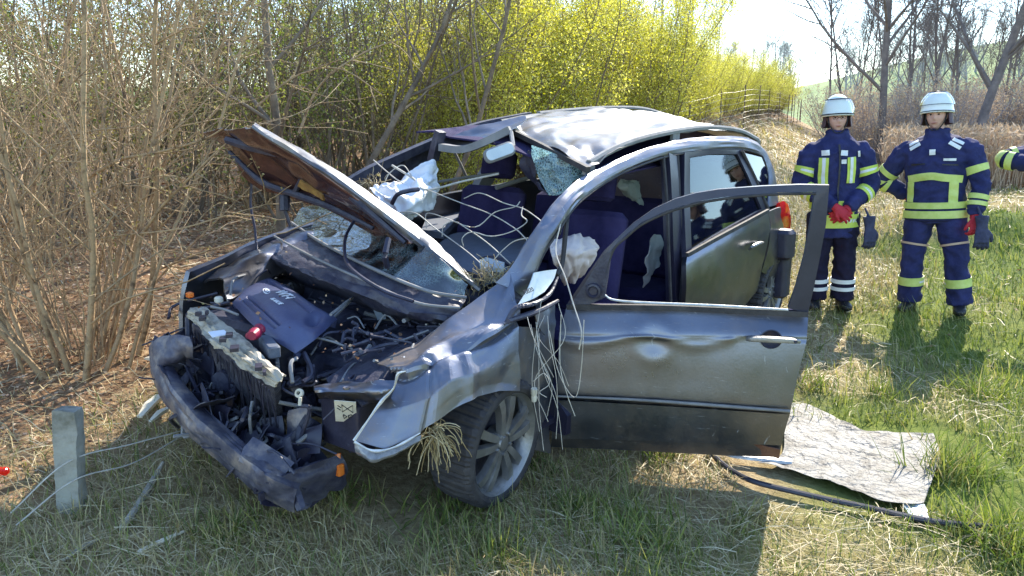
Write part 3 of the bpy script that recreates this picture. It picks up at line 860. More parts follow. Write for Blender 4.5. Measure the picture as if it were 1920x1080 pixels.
MT['white_print'] = mat('white_print', (.78, .80, .84), rough=.5)
MT['black_print'] = mat('black_print', (.02, .02, .03), rough=.6)
MT['label'] = mat('label', (.70, .66, .54), (.58, .54, .44), scale=30, rough=.7)
MT['pale_plate'] = mat('pale_plate', (.46, .53, .58), (.60, .66, .68), scale=7, rough=.25, bump=.1)
MT['red_lens'] = mat('red_lens', (.75, .02, .012), (.85, .05, .02), scale=20, rough=.12, coat=.6, leaf=.35)
MT['amber'] = mat('amber', (.85, .20, .03), (.9, .3, .06), scale=20, rough=.2, leaf=.3)
MT['red_plastic'] = mat('red_plastic', (.32, .01, .05), (.20, .01, .04), scale=20, rough=.4)
MT['chrome'] = mat('chrome', (.75, .75, .76), rough=.12, metal=1.0)
MT['lens'] = mat('lens', (.30, .31, .33), (.12, .12, .13), scale=24, rough=.12, coat=.5, bump=.3, bscale=30)
def glass_mat(name, tint, refl=.12, crack=False, cf=(.35, 1.1)):
    m = bpy.data.materials.new(name); m.use_nodes = True
    nt = m.node_tree; N, Lk = nt.nodes, nt.links
    N.remove(N['Principled BSDF'])
    tr = N.new('ShaderNodeBsdfTransparent'); tr.inputs[0].default_value = (*tint, 1)
    gl = N.new('ShaderNodeBsdfGlossy'); gl.inputs['Roughness'].default_value = .03
    mx = N.new('ShaderNodeMixShader')
    lw = N.new('ShaderNodeLayerWeight'); lw.inputs[0].default_value = .5; fr = N.new('ShaderNodeMath'); fr.operation = 'POWER'; fr.inputs[1].default_value = 4; Lk.new(lw.outputs['Facing'], fr.inputs[0])
    ad = N.new('ShaderNodeMath'); ad.operation = 'ADD'; ad.inputs[1].default_value = refl
    Lk.new(fr.outputs[0], ad.inputs[0]); Lk.new(ad.outputs[0], mx.inputs[0])
    Lk.new(tr.outputs[0], mx.inputs[1]); Lk.new(gl.outputs[0], mx.inputs[2])
    last = mx
    if crack:
        tc = N.new('ShaderNodeTexCoord')
        vo = N.new('ShaderNodeTexVoronoi'); vo.feature = 'DISTANCE_TO_EDGE'; vo.inputs['Scale'].default_value = 75
        nz = N.new('ShaderNodeTexNoise'); nz.inputs['Scale'].default_value = 9; nz.inputs['Detail'].default_value = 6
        Lk.new(tc.outputs['Object'], vo.inputs['Vector']); Lk.new(tc.outputs['Object'], nz.inputs['Vector'])
        df = N.new('ShaderNodeBsdfDiffuse'); df.inputs[0].default_value = (.50, .66, .70, 1)
        tl = N.new('ShaderNodeBsdfTranslucent'); tl.inputs[0].default_value = (.50, .72, .74, 1)
        dm = N.new('ShaderNodeMixShader'); dm.inputs[0].default_value = .5
        Lk.new(df.outputs[0], dm.inputs[1]); Lk.new(tl.outputs[0], dm.inputs[2])
        rp = N.new('ShaderNodeMapRange'); rp.inputs[1].default_value = .02; rp.inputs[2].default_value = .16; rp.inputs[3].default_value = 1; rp.inputs[4].default_value = .1
        Lk.new(vo.outputs['Distance'], rp.inputs[0])
        r2 = N.new('ShaderNodeMapRange'); r2.inputs[1].default_value = .35; r2.inputs[2].default_value = .65; r2.inputs[3].default_value = cf[0]; r2.inputs[4].default_value = cf[1]
        Lk.new(nz.outputs[0], r2.inputs[0])
        mu = N.new('ShaderNodeMath'); mu.operation = 'MULTIPLY'; mu.use_clamp = True
        Lk.new(rp.outputs[0], mu.inputs[0]); Lk.new(r2.outputs[0], mu.inputs[1])
        m2 = N.new('ShaderNodeMixShader'); Lk.new(mu.outputs[0], m2.inputs[0]); Lk.new(mx.outputs[0], m2.inputs[1]); Lk.new(dm.outputs[0], m2.inputs[2])
        last = m2
    Lk.new(last.outputs[0], N['Material Output'].inputs[0])
    return m
MT['glass'] = glass_mat('glass', (.5, .58, .55), .03)
MT['glass_dark'] = glass_mat('glass_dark', (.16, .19, .19), .10)
MT['glass_crazed'] = glass_mat('glass_crazed', (.55, .72, .74), .08, crack=True)
MT['glass_strip'] = glass_mat('glass_strip', (.30, .36, .38), .16, crack=True, cf=(-.15, .5))
MT['visor'] = glass_mat('visor', (.97, .98, .98), .0)

# ------------------------------------------------------------------ the wrecked car
car = empty('wrecked_car', (CAR_O[0], CAR_O[1], 0), CPHI)
tag(car, 'crushed blue-grey people carrier with open driver door, crumpled roof and bonnet folded up', 'car')
Z = np.array([0, 0, 1.])
def part(mb, name, m, parent=None, **kw): return mb.build(name, MT[m] if isinstance(m, str) else [MT[q] for q in m] if isinstance(m, list) else m, parent or car, **kw)

# --- left front wing: a torn, creased sheet
FW = [  # columns front to back: top inner edge, shoulder crease, flank, lower edge
    [(708, 683, .56), (745, 700, .68), (700, 775, .70), (664, 826, .68)],
    [(735, 668, .57), (768, 697, .74), (752, 765, .79), (722, 842, .78)],
    [(773, 651, .59), (803, 683, .79), (802, 748, .85), (788, 812, .86)],
    [(815, 622, .62), (840, 669, .82), (846, 712, .88), (852, 766, .90)],
    [(864, 588, .66), (880, 655, .84), (893, 700, .89), (893, 744, .91)],
    [(915, 548, .70), (925, 628, .85), (936, 676, .89), (938, 733, .91)],
    [(958, 514, .76), (972, 592, .85), (970, 655, .88), (974, 733, .90)]]
def crease(A, Nn, u, v):
    k = np.exp(-((v - .36 - .05 * np.sin(u * 9)) / .035) ** 2) * .016 - np.exp(-((v - .27 - .05 * np.sin(u * 9)) / .05) ** 2) * .018
    k += np.exp(-((u - .36) / .03) ** 2) * .014 * (v > .3) - np.exp(-((u - .62) / .04) ** 2) * .012 * (v > .35)
    return folds(13, .014, .13, 5)(A + Nn * k[..., None], Nn, u, v)
mb = MB().sheet([[ky(*p) for p in c] for c in FW], 70, 60, .004, crumple=.004, freq=5, seed=2, fn=crease, smooth=False)
wing = part(mb, 'front_wing', 'paint_scraped', angle=11)
mb = MB()      # bright torn edges of the sheet metal
for path in ([(664, 826), (690, 788), (716, 752), (738, 728), (746, 702), (760, 696)], [(745, 700), (803, 683), (845, 668), (880, 652), (915, 630), (945, 610)], [(664, 828), (700, 845), (740, 838), (788, 812)]):
    ys = np.linspace(.70, .86, len(path))
    mb.tube([ky(p[0], p[1], y + .012) for p, y in zip(path, ys)], [.006, .003, .007, .003, .006, .002], 5, n=24)
part(mb, 'torn_edge', 'bare_edge', wing)
mb = MB().sheet([[ky(664, 828, .68), ky(715, 846, .78), ky(790, 815, .85)], [ky(668, 848, .67), ky(705, 866, .77), ky(785, 830, .84)], [ky(690, 856, .55), ky(715, 862, .62), ky(770, 835, .70)]], 10, 18, .006, crumple=.008, freq=14)
part(mb, 'headlight', 'lens')
# inner wing rail and the light blue bracket behind the headlight
mb = MB().sheet([[kz(588, 722, .66), kz(640, 715, .67), kz(700, 716, .70), kz(742, 712, .72)], [kz(592, 736, .64), kz(640, 737, .65), kz(700, 738, .67), kz(738, 735, .68)], [kz(600, 748, .58), kz(640, 752, .58), kz(690, 756, .60), kz(728, 752, .60)]], 12, 26, .004, crumple=.016, freq=9, seed=4)
for p in [(650, 727), (712, 718)]: mb.lathe([(.006, 0), (.014, .002), (.014, -.004)], kz(*p, .685), (0, 0, 1), 12)
part(mb, 'light_bracket', 'paint')

# --- A-pillar, cant rail and rear roof pillar on the left
SIDE = [  # upper edge, lower edge, y
    ((930, 530), (984, 562), .79), ((957, 503), (992, 536), .79), ((986, 458), (1016, 478), .785), ((1018, 412), (1044, 434), .78), ((1050, 368), (1075, 388), .765),
    ((1082, 338), (1105, 361), .75), ((1122, 316), (1140, 337), .735), ((1178, 290), (1188, 313), .73), ((1250, 266), (1254, 291), .73),
    ((1320, 257), (1324, 281), .73), ((1383, 256), (1386, 279), .73), ((1418, 266), (1424, 289), .73), ((1440, 292), (1434, 305), .75), ((1454, 330), (1441, 330), .78), ((1461, 385), (1440, 388), .83)]
up_, lo_, in_ = [], [], []
for a, b, y in SIDE:
    p, q = ky(*a, y - .035), ky(*b, y)
    up_.append(p); lo_.append(q); in_.append(p * .5 + q * .5 + np.array([0, -.07, -.01]))
mid_ = [p * .5 + q * .5 + np.array([0, .014, .008]) for p, q in zip(up_, lo_)]
mb = MB().sheet([up_, mid_, lo_, in_], 14, 120, .006, crumple=.004, freq=9, seed=3, fn=folds(30, .005, .05, 8))
part(mb, 'side_frame', 'paint_scraped', angle=13)
mb = MB()
mb.tube([p + np.array([0, .004, -.004]) for p in lo_[1:13]], .007, 6, n=60)
part(mb, 'door_seal', 'rubber')
mb = MB(); mb.tube([ky(1064, 402, .76), ky(1060, 440, .78), ky(1054, 495, .80), ky(1044, 516, .81)], [.011, .013, .012, .012], 6, n=16); mb.tube([ky(1058, 404, .75), ky(1049, 440, .78)], .006, 5)
part(mb, 'quarter_window_post', 'rubber')
# quarter pane with printed digits, its seal below
mb = MB().sheet([[ky(1002, 511, .84), ky(1025, 507, .84), ky(1044, 505, .84)], [ky(990, 542, .86), ky(1012, 536, .86), ky(1038, 524, .86)], [ky(972, 571, .88), ky(1000, 560, .88), ky(1022, 546, .88)]], 10, 12, .005)
qp = part(mb, 'quarter_pane', 'pale_plate')
o_, x_, y_ = ky(982, 553, .878), ky(1003, 544, .878) - ky(982, 553, .878), ky(984, 543, .868) - ky(982, 553, .878)
text_mesh('printed_number', '70820', .028, MT['black_print'], qp, frame_m(o_ + np.array([.006, .008, .002]), x_, y_), .0008)
mb = MB()
mb.tube([ky(950, 606, .87), ky(968, 578, .885), ky(1000, 570, .89), ky(1030, 552, .87), ky(1046, 520, .84)], [.012, .012, .010, .009, .006], 7, n=24)
mb.tube([ky(953, 602, .885), ky(990, 590, .895), ky(1020, 578, .89), ky(1046, 564, .86)], [.011, .013, .011, .008], 7, n=20)
part(mb, 'pillar_trim', 'plastic_dusty')
mb = MB().sheet([[ky(1002, 585, .86), ky(1040, 572, .84)], [ky(1010, 610, .87), ky(1042, 600, .85)], [ky(1020, 628, .86), ky(1038, 620, .84)]], 8, 8, .006, crumple=.012, freq=12)
mb.sheet([[ky(972, 612, .86), ky(1040, 618, .78)], [ky(968, 690, .86), ky(1036, 700, .76)], [ky(975, 770, .84), ky(1030, 790, .75)], [ky(985, 840, .8), ky(1030, 850, .74)]], 14, 12, .006, crumple=.02, freq=8, seed=8)
part(mb, 'hinge_pillar', 'paint_scraped')
mb = MB().lathe([(.0, 0), (.011, 0), (.013, .02), (.011, .03), (.014, .035), (.014, .06), (.0, .06)], ky(1001, 752, .90), (.1, .1, 1), 10)
part(mb, 'door_connector', 'label')

# --- roof: crumpled bright sheet, pushed down at the left front corner
ROOF = [[ky(1101, 316, .70), ky(1056, 292, .50), ky(1010, 268, .22), ky(957, 242, -.05), ky(945, 228, -.30), ky(938, 223, -.5)],
        [ky(1140, 291, .69), ky(1090, 268, .45), ky(1050, 250, .18), ky(1010, 232, -.05), ky(985, 222, -.3), ky(993, 216, -.55)],
        [ky(1190, 270, .68), ky(1155, 252, .42), ky(1120, 238, .15), ky(1090, 222, -.08), ky(1075, 213, -.3), ky(1075, 209, -.55)],
        [ky(1266, 252, .67), ky(1235, 240, .42), ky(1205, 228, .15), ky(1175, 217, -.08), ky(1155, 209, -.3), ky(1144, 205, -.55)],
        [ky(1330, 246, .67), ky(1305, 236, .42), ky(1275, 226, .15), ky(1250, 217, -.08), ky(1225, 211, -.3), ky(1205, 207, -.55)],
        [ky(1385, 252, .66), ky(1368, 247, .42), ky(1345, 240, .15), ky(1310, 232, -.08), ky(1285, 227, -.3), ky(1262, 222, -.55)],
        [ky(1418, 270, .66), ky(1405, 266, .42), ky(1380, 260, .15), ky(1345, 254, -.08), ky(1318, 250, -.3), ky(1290, 246, -.55)]]
def roof_fn(A, Nn, u, v):
    A = folds(40, .021, .075, 14, axis=(0, 0, 1), lim=.97)(A, Nn, u, v); k = np.zeros_like(u)
    rs = np.random.RandomState(4)
    for _ in range(8):      # sharp random folds
        a = rs.uniform(0, math.pi); cu, cv = rs.rand(2); d = (u - cu) * math.cos(a) + (v - cv) * math.sin(a); e = -(u - cu) * math.sin(a) + (v - cv) * math.cos(a)
        k += rs.choice([-1, 1]) * rs.uniform(.004, .009) * np.exp(-np.abs(d) / .03) * np.exp(-(e / .25) ** 2) * (u < .95)
    return A + np.array([0, 0, 1.]) * k[..., None]
mb = MB().sheet(ROOF, 90, 80, .004, crumple=.005, freq=4.5, seed=6, fn=roof_fn)
roof = part(mb, 'roof', 'roof_paint', angle=13)
mb = MB()
mb.sweep([ky(1103, 316, .71), ky(1050, 289, .47), ky(1005, 266, .2), ky(957, 243, -.05)], [(-.012, -.02), (.012, -.02), (.012, .008), (-.012, .008)], n=20)
part(mb, 'roof_seal', 'rubber', roof)
def rail(pts, nm):
    mb = MB(); mb.sweep(pts, [(-.016, -.012), (.016, -.012), (.018, .004), (.010, .016), (-.010, .016), (-.018, .004)], n=40)
    for f in (0, .5, 1):
        p = pts[int(f * (len(pts) - 1))]; mb.box(np.asarray(p) - [0, 0, .03], (.09, .02, .05))
    return part(mb, nm, 'trim_grey')
rail([ky(1104, 306, .66), ky(1150, 280, .66), ky(1200, 261, .66), ky(1266, 246, .66), ky(1331, 239, .66), ky(1385, 245, .66), ky(1420, 262, .66)], 'roof_rail')
rail([ky(1010, 213, -.60), ky(1080, 206, -.60), ky(1145, 202, -.60), ky(1205, 204, -.60), ky(1255, 218, -.60)], 'roof_rail')
# windscreen header and right-hand A-pillar, bent down
mb = MB()
mb.sweep([kY(957, 243, 4.35), kY(905, 268, 4.38), kY(868, 280, 4.42), kY(828, 276, 4.5)], [(-.03, -.02), (.03, -.02), (.03, .02), (-.03, .02)], n=20)
part(mb, 'windscreen_header', 'trim_grey')
mb = MB().sheet([[kY(828, 262, 4.62), kY(900, 236, 4.72), kY(985, 217, 4.8)], [kY(835, 272, 4.56), kY(905, 252, 4.62), kY(985, 226, 4.7)], [kY(870, 279, 4.45), kY(915, 264, 4.45), kY(957, 242, 4.42)]], 10, 24, .004, crumple=.012, freq=9, seed=2)
part(mb, 'header_panel', 'paint')
mb = MB()
mb.sweep([ky(992, 217, -.62), ky(900, 236, -.68), ky(826, 262, -.72), ky(760, 290, -.76), ky(690, 322, -.80), ky(640, 352, -.84)], [(-.03, -.025), (.03, -.025), (.03, .025), (-.03, .025)], n=36)
part(mb, 'side_frame', 'plastic_dusty')
mb = MB()
mb.sheet([[ky(690, 320, -.79), ky(760, 290, -.76), ky(822, 262, -.73)], [ky(700, 340, -.78), ky(765, 318, -.76), ky(815, 295, -.74)], [ky(712, 352, -.78), ky(750, 340, -.77), ky(800, 322, -.76)]], 12, 20, .01, crumple=.03, freq=8, seed=5)
mb.sweep([kY(826, 246, 4.5), kY(818, 275, 4.52), kY(812, 300, 4.55)], [(-.03, -.02), (.03, -.02), (.03, .02), (-.03, .02)], up=(0, 1, 0), n=8)
part(mb, 'door_frame', 'plastic_dusty')
mb = MB()
mb.sweep([ky(960, 262, -.58), ky(915, 325, -.66), ky(885, 385, -.70), ky(868, 425, -.72)], [(-.055, -.03), (.055, -.03), (.055, .03), (-.055, .03)], up=(0, 1, 0), n=14)
part(mb, 'centre_pillar', 'trim_grey')
mb = MB(); mb.tube([ky(852, 285, -.72), ky(862, 305, -.72), ky(875, 332, -.74)], .010, 6); part(mb, 'window_channel', 'trim_grey'); mb = MB(); mb.tube([kY(815, 342, 4.6), kY(870, 333, 4.7), kY(935, 325, 4.8)], .009, 6); part(mb, 'window_channel', 'trim_grey'); mb = MB(); mb.tube([kY(930, 352, 4.75), kY(990, 333, 4.9)], .014, 6)
part(mb, 'window_channel', 'trim_grey')
# interior mirror still hanging from the header
R_ = np.stack([norm(kY(958, 276, 4.1) - kY(915, 292, 4.05)), norm(np.array([.75, .62, .2]))], 0); R_ = np.stack([R_[0], norm(np.cross(np.cross(R_[0], R_[1]), R_[0])), norm(np.cross(R_[0], R_[1]))], 1)
c_ = kY(936, 286, 4.07)
mb = MB().rbox(c_, (.175, .075, .03), .028, R=np.stack([R_[:, 0], R_[:, 2], R_[:, 1]], 1))
mir = part(mb, 'interior_mirror', 'trim_grey')
mb = MB().rbox(c_ + R_[:, 1] * .017, (.155, .056, .004), .022, R=np.stack([R_[:, 0], R_[:, 2], R_[:, 1]], 1)); part(mb, 'mirror_glass', 'pale_plate', mir)  # pale blue of the reflected sky is put into its colour
mb = MB(); mb.tube([c_, kY(962, 272, 4.2), kY(958, 247, 4.32)], .012, 6); part(mb, 'mirror_stalk', 'trim_grey', mir)
# crazed windscreen remnant hanging under the roof edge
WG = [[kY(996, 272, 4.16), kY(1030, 284, 4.08), kY(1062, 298, 4.02), kY(1101, 318, 3.97)], [kY(1000, 298, 4.14), kY(1032, 312, 4.06), kY(1066, 322, 4.0), kY(1093, 330, 3.96)],
      [kY(1010, 335, 4.1), kY(1034, 342, 4.04), kY(1062, 344, 3.98), kY(1078, 341, 3.95)], [kY(1030, 366, 4.04), kY(1044, 366, 4.01), kY(1058, 358, 3.97), kY(1066, 352, 3.95)]]
mb = MB().sheet(WG, 26, 30, .005, crumple=.022, freq=8, seed=9); part(mb, 'windscreen', 'glass_crazed')
mb = MB().sheet([[kY(990, 280, 4.3), kY(1002, 290, 4.2)], [kY(975, 300, 4.3), kY(1004, 320, 4.2)], [kY(985, 330, 4.3), kY(1012, 345, 4.2)], [kY(1000, 345, 4.25), kY(1030, 368, 4.1)]], 12, 8, .01, crumple=.02, freq=14); part(mb, 'dark_hole_sheet', 'plastic')  # dark sheet laid in for the shade in the hole beside the glass

# --- windscreen base: cowl band and lower strip of broken glass
A_ = [(546, 420, 1.02), (600, 456, 1.0), (700, 507, .96), (800, 548, .91), (874, 561, .87)]
B_ = [(482, 472, .95), (560, 507, .92), (660, 548, .88), (760, 592, .83), (850, 600, .80)]
Bm = [((a[0] + b[0]) / 2, (a[1] + b[1]) / 2, (a[2] + b[2]) / 2 + .004) for a, b in zip(A_, B_)]
C_ = [(486, 500, .80), (560, 530, .78), (660, 570, .74), (760, 612, .70), (845, 622, .66)]
mb = MB().sheet([[kz(*p) for p in r] for r in (A_, Bm, B_, C_)], 26, 70, .008, crumple=.010, freq=12, seed=3, smooth=False, fn=folds(26, .012, .06, 3)); part(mb, 'cowl', 'plastic_dusty')
mb = MB(); mb.tube([kz(p[0], p[1] - 3, p[2] + .012) for p in A_], .008, 6, n=40); mb.tube([kz(p[0], p[1] - 3, p[2] + .02) for p in Bm], .006, 6, n=40); part(mb, 'cowl_seal', 'trim_grey')
G0 = [(548, 418, 1.025), (600, 454, 1.005), (700, 505, .965), (800, 545, .915), (870, 556, .875)]
G1 = [(566, 392, 1.07), (640, 425, 1.06), (725, 470, 1.03), (810, 510, .98), (872, 545, .90)]
G2 = [(600, 382, 1.13), (680, 395, 1.15), (765, 440, 1.10), (830, 488, 1.03), (876, 535, .92)]
mb = MB().sheet([[kz(*p) for p in r] for r in (G0, G1, G2)], 14, 44, .005, crumple=.008, freq=9, seed=1); part(mb, 'windscreen_lower', 'glass_strip')
mb = MB(); mb.tube([kz(665, 412, 1.15), kz(648, 445, 1.08), kz(648, 485, 1.03), kz(668, 512, 1.0), kz(720, 545, .95), kz(775, 565, .92)], .008, 6, n=36); mb.tube([kz(728, 448, 1.12), kz(722, 478, 1.06), kz(726, 500, 1.0)], .014, 6, n=8); part(mb, 'wiper_arm', 'plastic')

# --- bonnet, folded up and twisted: inner structure faces the camera
HC = [[(477, 234, 3.78), (470, 240, 3.76), (420, 241, 4.0), (378, 245, 4.25)], [(506, 251, 3.76), (499, 263, 3.73), (458, 266, 4.0), (424, 280, 4.22)], [(573, 287, 3.72), (561, 304, 3.69), (520, 312, 3.95), (473, 340, 4.15)],
      [(640, 328, 3.68), (626, 346, 3.65), (588, 352, 3.88), (548, 373, 4.03)], [(720, 384, 3.62), (704, 408, 3.59), (676, 400, 3.78), (640, 401, 3.9)], [(800, 441, 3.55), (783, 472, 3.52), (765, 468, 3.65), (745, 466, 3.74)], [(902, 541, 3.44), (896, 547, 3.43), (888, 546, 3.46), (878, 542, 3.49)]]
def hood_fn(A, Nn, u, v):
    k = .016 * np.exp(-((v - .72 + .1 * u) / .06) ** 2) - .014 * np.exp(-((v - .55) / .07) ** 2) + .010 * np.sin(u * 17 + v * 5) * (v > .4)
    return A + Nn * k[..., None]
mb = MB().sheet([[kY(*p) for p in c] for c in HC], 60, 34, .008, crumple=.012, freq=6, seed=7, fn=hood_fn)
hood = part(mb, 'bonnet', 'hood_under', angle=55)
mb = MB()
OUT = [[kY(c[0][0], c[0][1] - 1, c[0][2] + .01), kY(c[1][0] + (c[0][0] - c[1][0]) * .6, c[1][1] - (c[1][1] - c[0][1]) * .6, c[1][2] - .050), kY(c[1][0] + (c[0][0] - c[1][0]) * .3, c[1][1] - (c[1][1] - c[0][1]) * .3, c[1][2] - .042)] for c in HC]
mb.sheet(OUT, 60, 8, .006, crumple=.004, freq=11, seed=2, fn=folds(14, .008, .05, 2)); part(mb, 'bonnet_skin', 'roof_paint', hood)
mb = MB()   # ribs of the inner frame
mb.tube([kY(p[0], p[1], p[2] - .05) for p in [(425, 262, 4.05), (470, 275, 3.98), (540, 292, 3.86), (600, 320, 3.78), (680, 385, 3.66), (760, 455, 3.56)]], [.02, .024, .024, .022, .02, .012], 6, n=36)
mb.tube([kY(p[0], p[1], p[2] - .03) for p in [(430, 285, 4.16), (490, 340, 4.06), (560, 366, 3.95), (620, 388, 3.86), (700, 428, 3.74)]], [.012, .018, .018, .016, .01], 6, n=30)
mb.tube([kY(p[0], p[1], p[2] - .035) for p in [(560, 300, 3.82), (566, 330, 3.9), (550, 366, 3.98)]], .014, 6, n=10)
part(mb, 'bonnet_rib', 'plastic_dusty', hood)
mb = MB().slab([kY(452, 258, 3.90), kY(466, 261, 3.88), kY(474, 274, 3.88), kY(460, 270, 3.90)], (.7, .6, .2), .002); part(mb, 'sticker', 'label', hood)
mb = MB().sheet([[kY(562, 338, 3.80), kY(605, 366, 3.74)], [kY(558, 350, 3.84), kY(608, 376, 3.76)]], 6, 12, .01, crumple=.008, freq=20); part(mb, 'leaf_reflection_patch', mat('leaf_reflection', (.34, .20, .05), (.20, .10, .03), scale=20, rough=.9, bump=.4), hood)  # ochre patch: reflection of the leaves put into its colour
mb = MB(); mb.tube([kY(472, 340, 4.14), kY(470, 385, 4.12), kY(478, 430, 4.06), kY(482, 478, 4.0)], .007, 6, n=14); mb.tube([kY(533, 366, 4.0), kY(534, 395, 3.98)], .028, 8); mb.tube([kY(534, 392, 3.98), kY(545, 425, 3.98)], .009, 6); part(mb, 'bonnet_stay', 'plastic')
# --- open driver door
DP, DN = np.array([-.5, .81, 0]), norm(np.array([.96, .40, 0]))
def kd(px, py, off=0.0):
    d = _rc(px, py); p0 = DP + DN * off
    return CAMC + d * np.dot(p0 - CAMC, DN) / np.dot(d, DN)
DR = [  # rows down the skin: left px, right px, bulge
    ((1063, 573), (1515, 587), -.050), ((1059, 588), (1515, 602), -.036), ((1050, 620), (1513, 627), -.006), ((1048, 634), (1512, 640), -.001), ((1047, 670), (1503, 676), .010),
    ((1046, 705), (1493, 717), .018), ((1044, 738), (1483, 766), .025), ((1043, 748), (1481, 776), .012), ((1041, 775), (1474, 800), .002), ((1036, 815), (1466, 832), -.012), ((1032, 838), (1461, 858), -.034)]
rows = []
for a, b, off in DR:
    rows.append([kd(a[0] + (b[0] - a[0]) * f, a[1] + (b[1] - a[1]) * f, off - .02 * (2 * f - 1) ** 2 + .02) for f in (0, .2, .4, .6, .8, 1)])
dent = kd(1225, 640, .03)
def door_fn(A, Nn, u, v):
    r = np.linalg.norm(A - dent, axis=-1)
    k = -.009 * np.exp(-(r / .05) ** 2) + .0025 * np.exp(-((r - .09) / .03) ** 2)
    k += .004 * np.sin(v * 7 + u * 3) * (u > .3) + .006 * np.exp(-((u - .30 - .03 * np.sin(v * 14)) / .03) ** 2) * (v < .7)
    return A + DN * k[..., None]
mb = MB().sheet(rows, 60, 64, .035, fn=door_fn)
door = part(mb, 'driver_door', 'paint', angle=40)
tag(door, 'open driver door seen from outside, dented')
mb = MB(); mb.tube([kd(1046, 743, .048), kd(1200, 750, .056), kd(1340, 760, .056), kd(1481, 771, .048)], [.005, .007, .008, .007], 7, n=24); part(mb, 'trim_strip', 'trim_grey', door)
mb = MB().sheet([[kd(1042, 750, .040), kd(1250, 762, .050), kd(1478, 777, .040)], [kd(1038, 790, .034), kd(1250, 798, .044), kd(1472, 805, .034)], [kd(1034, 822, .018), kd(1250, 828, .028), kd(1465, 835, .020)]], 10, 30, .004); part(mb, 'lower_cladding', 'paint', door)
FO = [(1062, 572), (1095, 523), (1131, 472), (1160, 444), (1186, 419), (1225, 392), (1266, 373), (1305, 362), (1347, 355), (1429, 349), (1500, 346), (1555, 347), (1549, 420), (1538, 480), (1527, 535), (1515, 588)]
FI = [(1134, 556), (1138, 515), (1147, 468), (1172, 442), (1203, 417), (1250, 395), (1282, 385), (1307, 378), (1347, 371), (1388, 366), (1460, 361), (1528, 360), (1519, 420), (1508, 480), (1493, 535), (1478, 578)]
mb = MB().ring([kd(*p, .0) for p in FO], [kd(*p, .006) for p in FI], DN, .04, closed=False); wf = part(mb, 'window_frame', 'paint_shaded', door)
mb = MB(); mb.tube([kd(1132, 530, .01)] + [kd(p[0] + 2, p[1] + 3, .012) for p in FI[2:12]], .006, 6, n=50); part(mb, 'window_seal', 'rubber', wf)
mb = MB(); mb.tube([kd(1134, 553, .012), kd(1150, 562, .012), kd(1200, 567, .012), kd(1340, 573, .012), kd(1478, 581, .012)], [.004, .005, .006, .006, .005], 6, n=40); part(mb, 'bright_belt_strip', 'bare_edge', door)
mb = MB().sweep([kd(1063, 575, .004), kd(1250, 577, .004), kd(1515, 589, .004)], [(-.012, -.012), (.012, -.012), (.012, .012), (-.012, .012)], n=20); part(mb, 'belt_moulding', 'rubber', door)
mb = MB().slab([kd(1070, 571, .016), kd(1131, 478, .016), kd(1147, 470, .016), kd(1140, 520, .016), kd(1134, 558, .016), kd(1105, 571, .016)], DN, .02); mm = part(mb, 'mirror_mount', 'plastic_dusty', door)
mb = MB().lathe([(0, .012), (.018, .012), (.025, .022), (.034, .02), (.036, 0)], kd(1113, 545, .016), DN, 24); part(mb, 'speaker_ring', 'plastic', mm)
# handle: cup and pull
mb = MB(); c0 = kd(1446, 636, .04); ex = norm(kd(1490, 640, .04) - kd(1400, 635, .04))
prof = [(0, -.012), (.020, -.010), (.034, -.004), (.042, .003), (.046, .001)]
V_ = []; n_ = 28
for i in range(n_):
    a = 2 * math.pi * i / n_; V_ += [c0 + ex * math.cos(a) * r * 1.0 + Z * math.sin(a) * r * .95 + DN * t for r, t in prof]
k_ = len(prof); mb.add(V_, [(i * k_ + j, i * k_ + j + 1, ((i + 1) % n_) * k_ + j + 1, ((i + 1) % n_) * k_ + j) for i in range(n_) for j in range(k_ - 1)])
dh = part(mb, 'handle_cup', 'plastic', door)
mb = MB().sweep([kd(1400, 636, .058), kd(1412, 636, .074), kd(1445, 637, .080), kd(1480, 639, .076), kd(1500, 641, .060)], [(-.004, -.014), (.009, -.009), (.011, 0), (.009, .009), (-.004, .014), (-.008, 0)], n=24, scale=[.7, 1, 1.05, 1, .7]); part(mb, 'handle', 'alloy', dh)
mb = MB().lathe([(0, .003), (.006, .003), (.008, 0)], kd(1492, 641, .082), DN, 12); part(mb, 'lock', 'plastic', dh)
mb = MB()  # inner trim panel on the far side of the door
mb.sheet([[p - DN * .055 for p in rows[0]], [p - DN * .10 for p in rows[4]], [p - DN * .10 for p in rows[7]], [p - DN * .06 for p in rows[10]]], 10, 16, .02); part(mb, 'inner_panel', 'fabric', door)
mb = MB().sheet([[kd(1283, 818, .0), kd(1380, 826, .0), kd(1462, 842, .0)], [kd(1300, 832, -.03), kd(1380, 846, -.03), kd(1462, 860, -.03)]], 5, 14, .004, crumple=.006, freq=12); part(mb, 'rusty_lower_lip', mat('rust', (.11, .05, .04), (.20, .11, .08), scale=12, rough=.55, metal=.3, bump=.2), door)

# --- rear left door, quarter, pillars
RD = [[ky(1288, 481, .885), ky(1340, 452, .90), ky(1390, 425, .905), ky(1441, 397, .90)],
      [ky(1286, 500, .90), ky(1340, 472, .92), ky(1392, 443, .92), ky(1445, 415, .91)],
      [ky(1286, 540, .91), ky(1342, 508, .93), ky(1395, 478, .93), ky(1440, 452, .92)],
      [ky(1286, 590, .90), ky(1345, 558, .92), ky(1395, 520, .92), ky(1432, 490, .91)],
      [ky(1286, 660, .86), ky(1345, 620, .88), ky(1390, 580, .88), ky(1420, 545, .88)]]
mb = MB().sheet(RD, 30, 34, .03, crumple=.006, freq=5, seed=3, ridge=False); rdoor = part(mb, 'rear_door', 'paint')
mb = MB().tube([ky(1405, 468, .95), ky(1412, 462, .975), ky(1424, 456, .975), ky(1431, 455, .95)], [.008, .012, .012, .008], 7, n=10); part(mb, 'handle', 'alloy', rdoor)
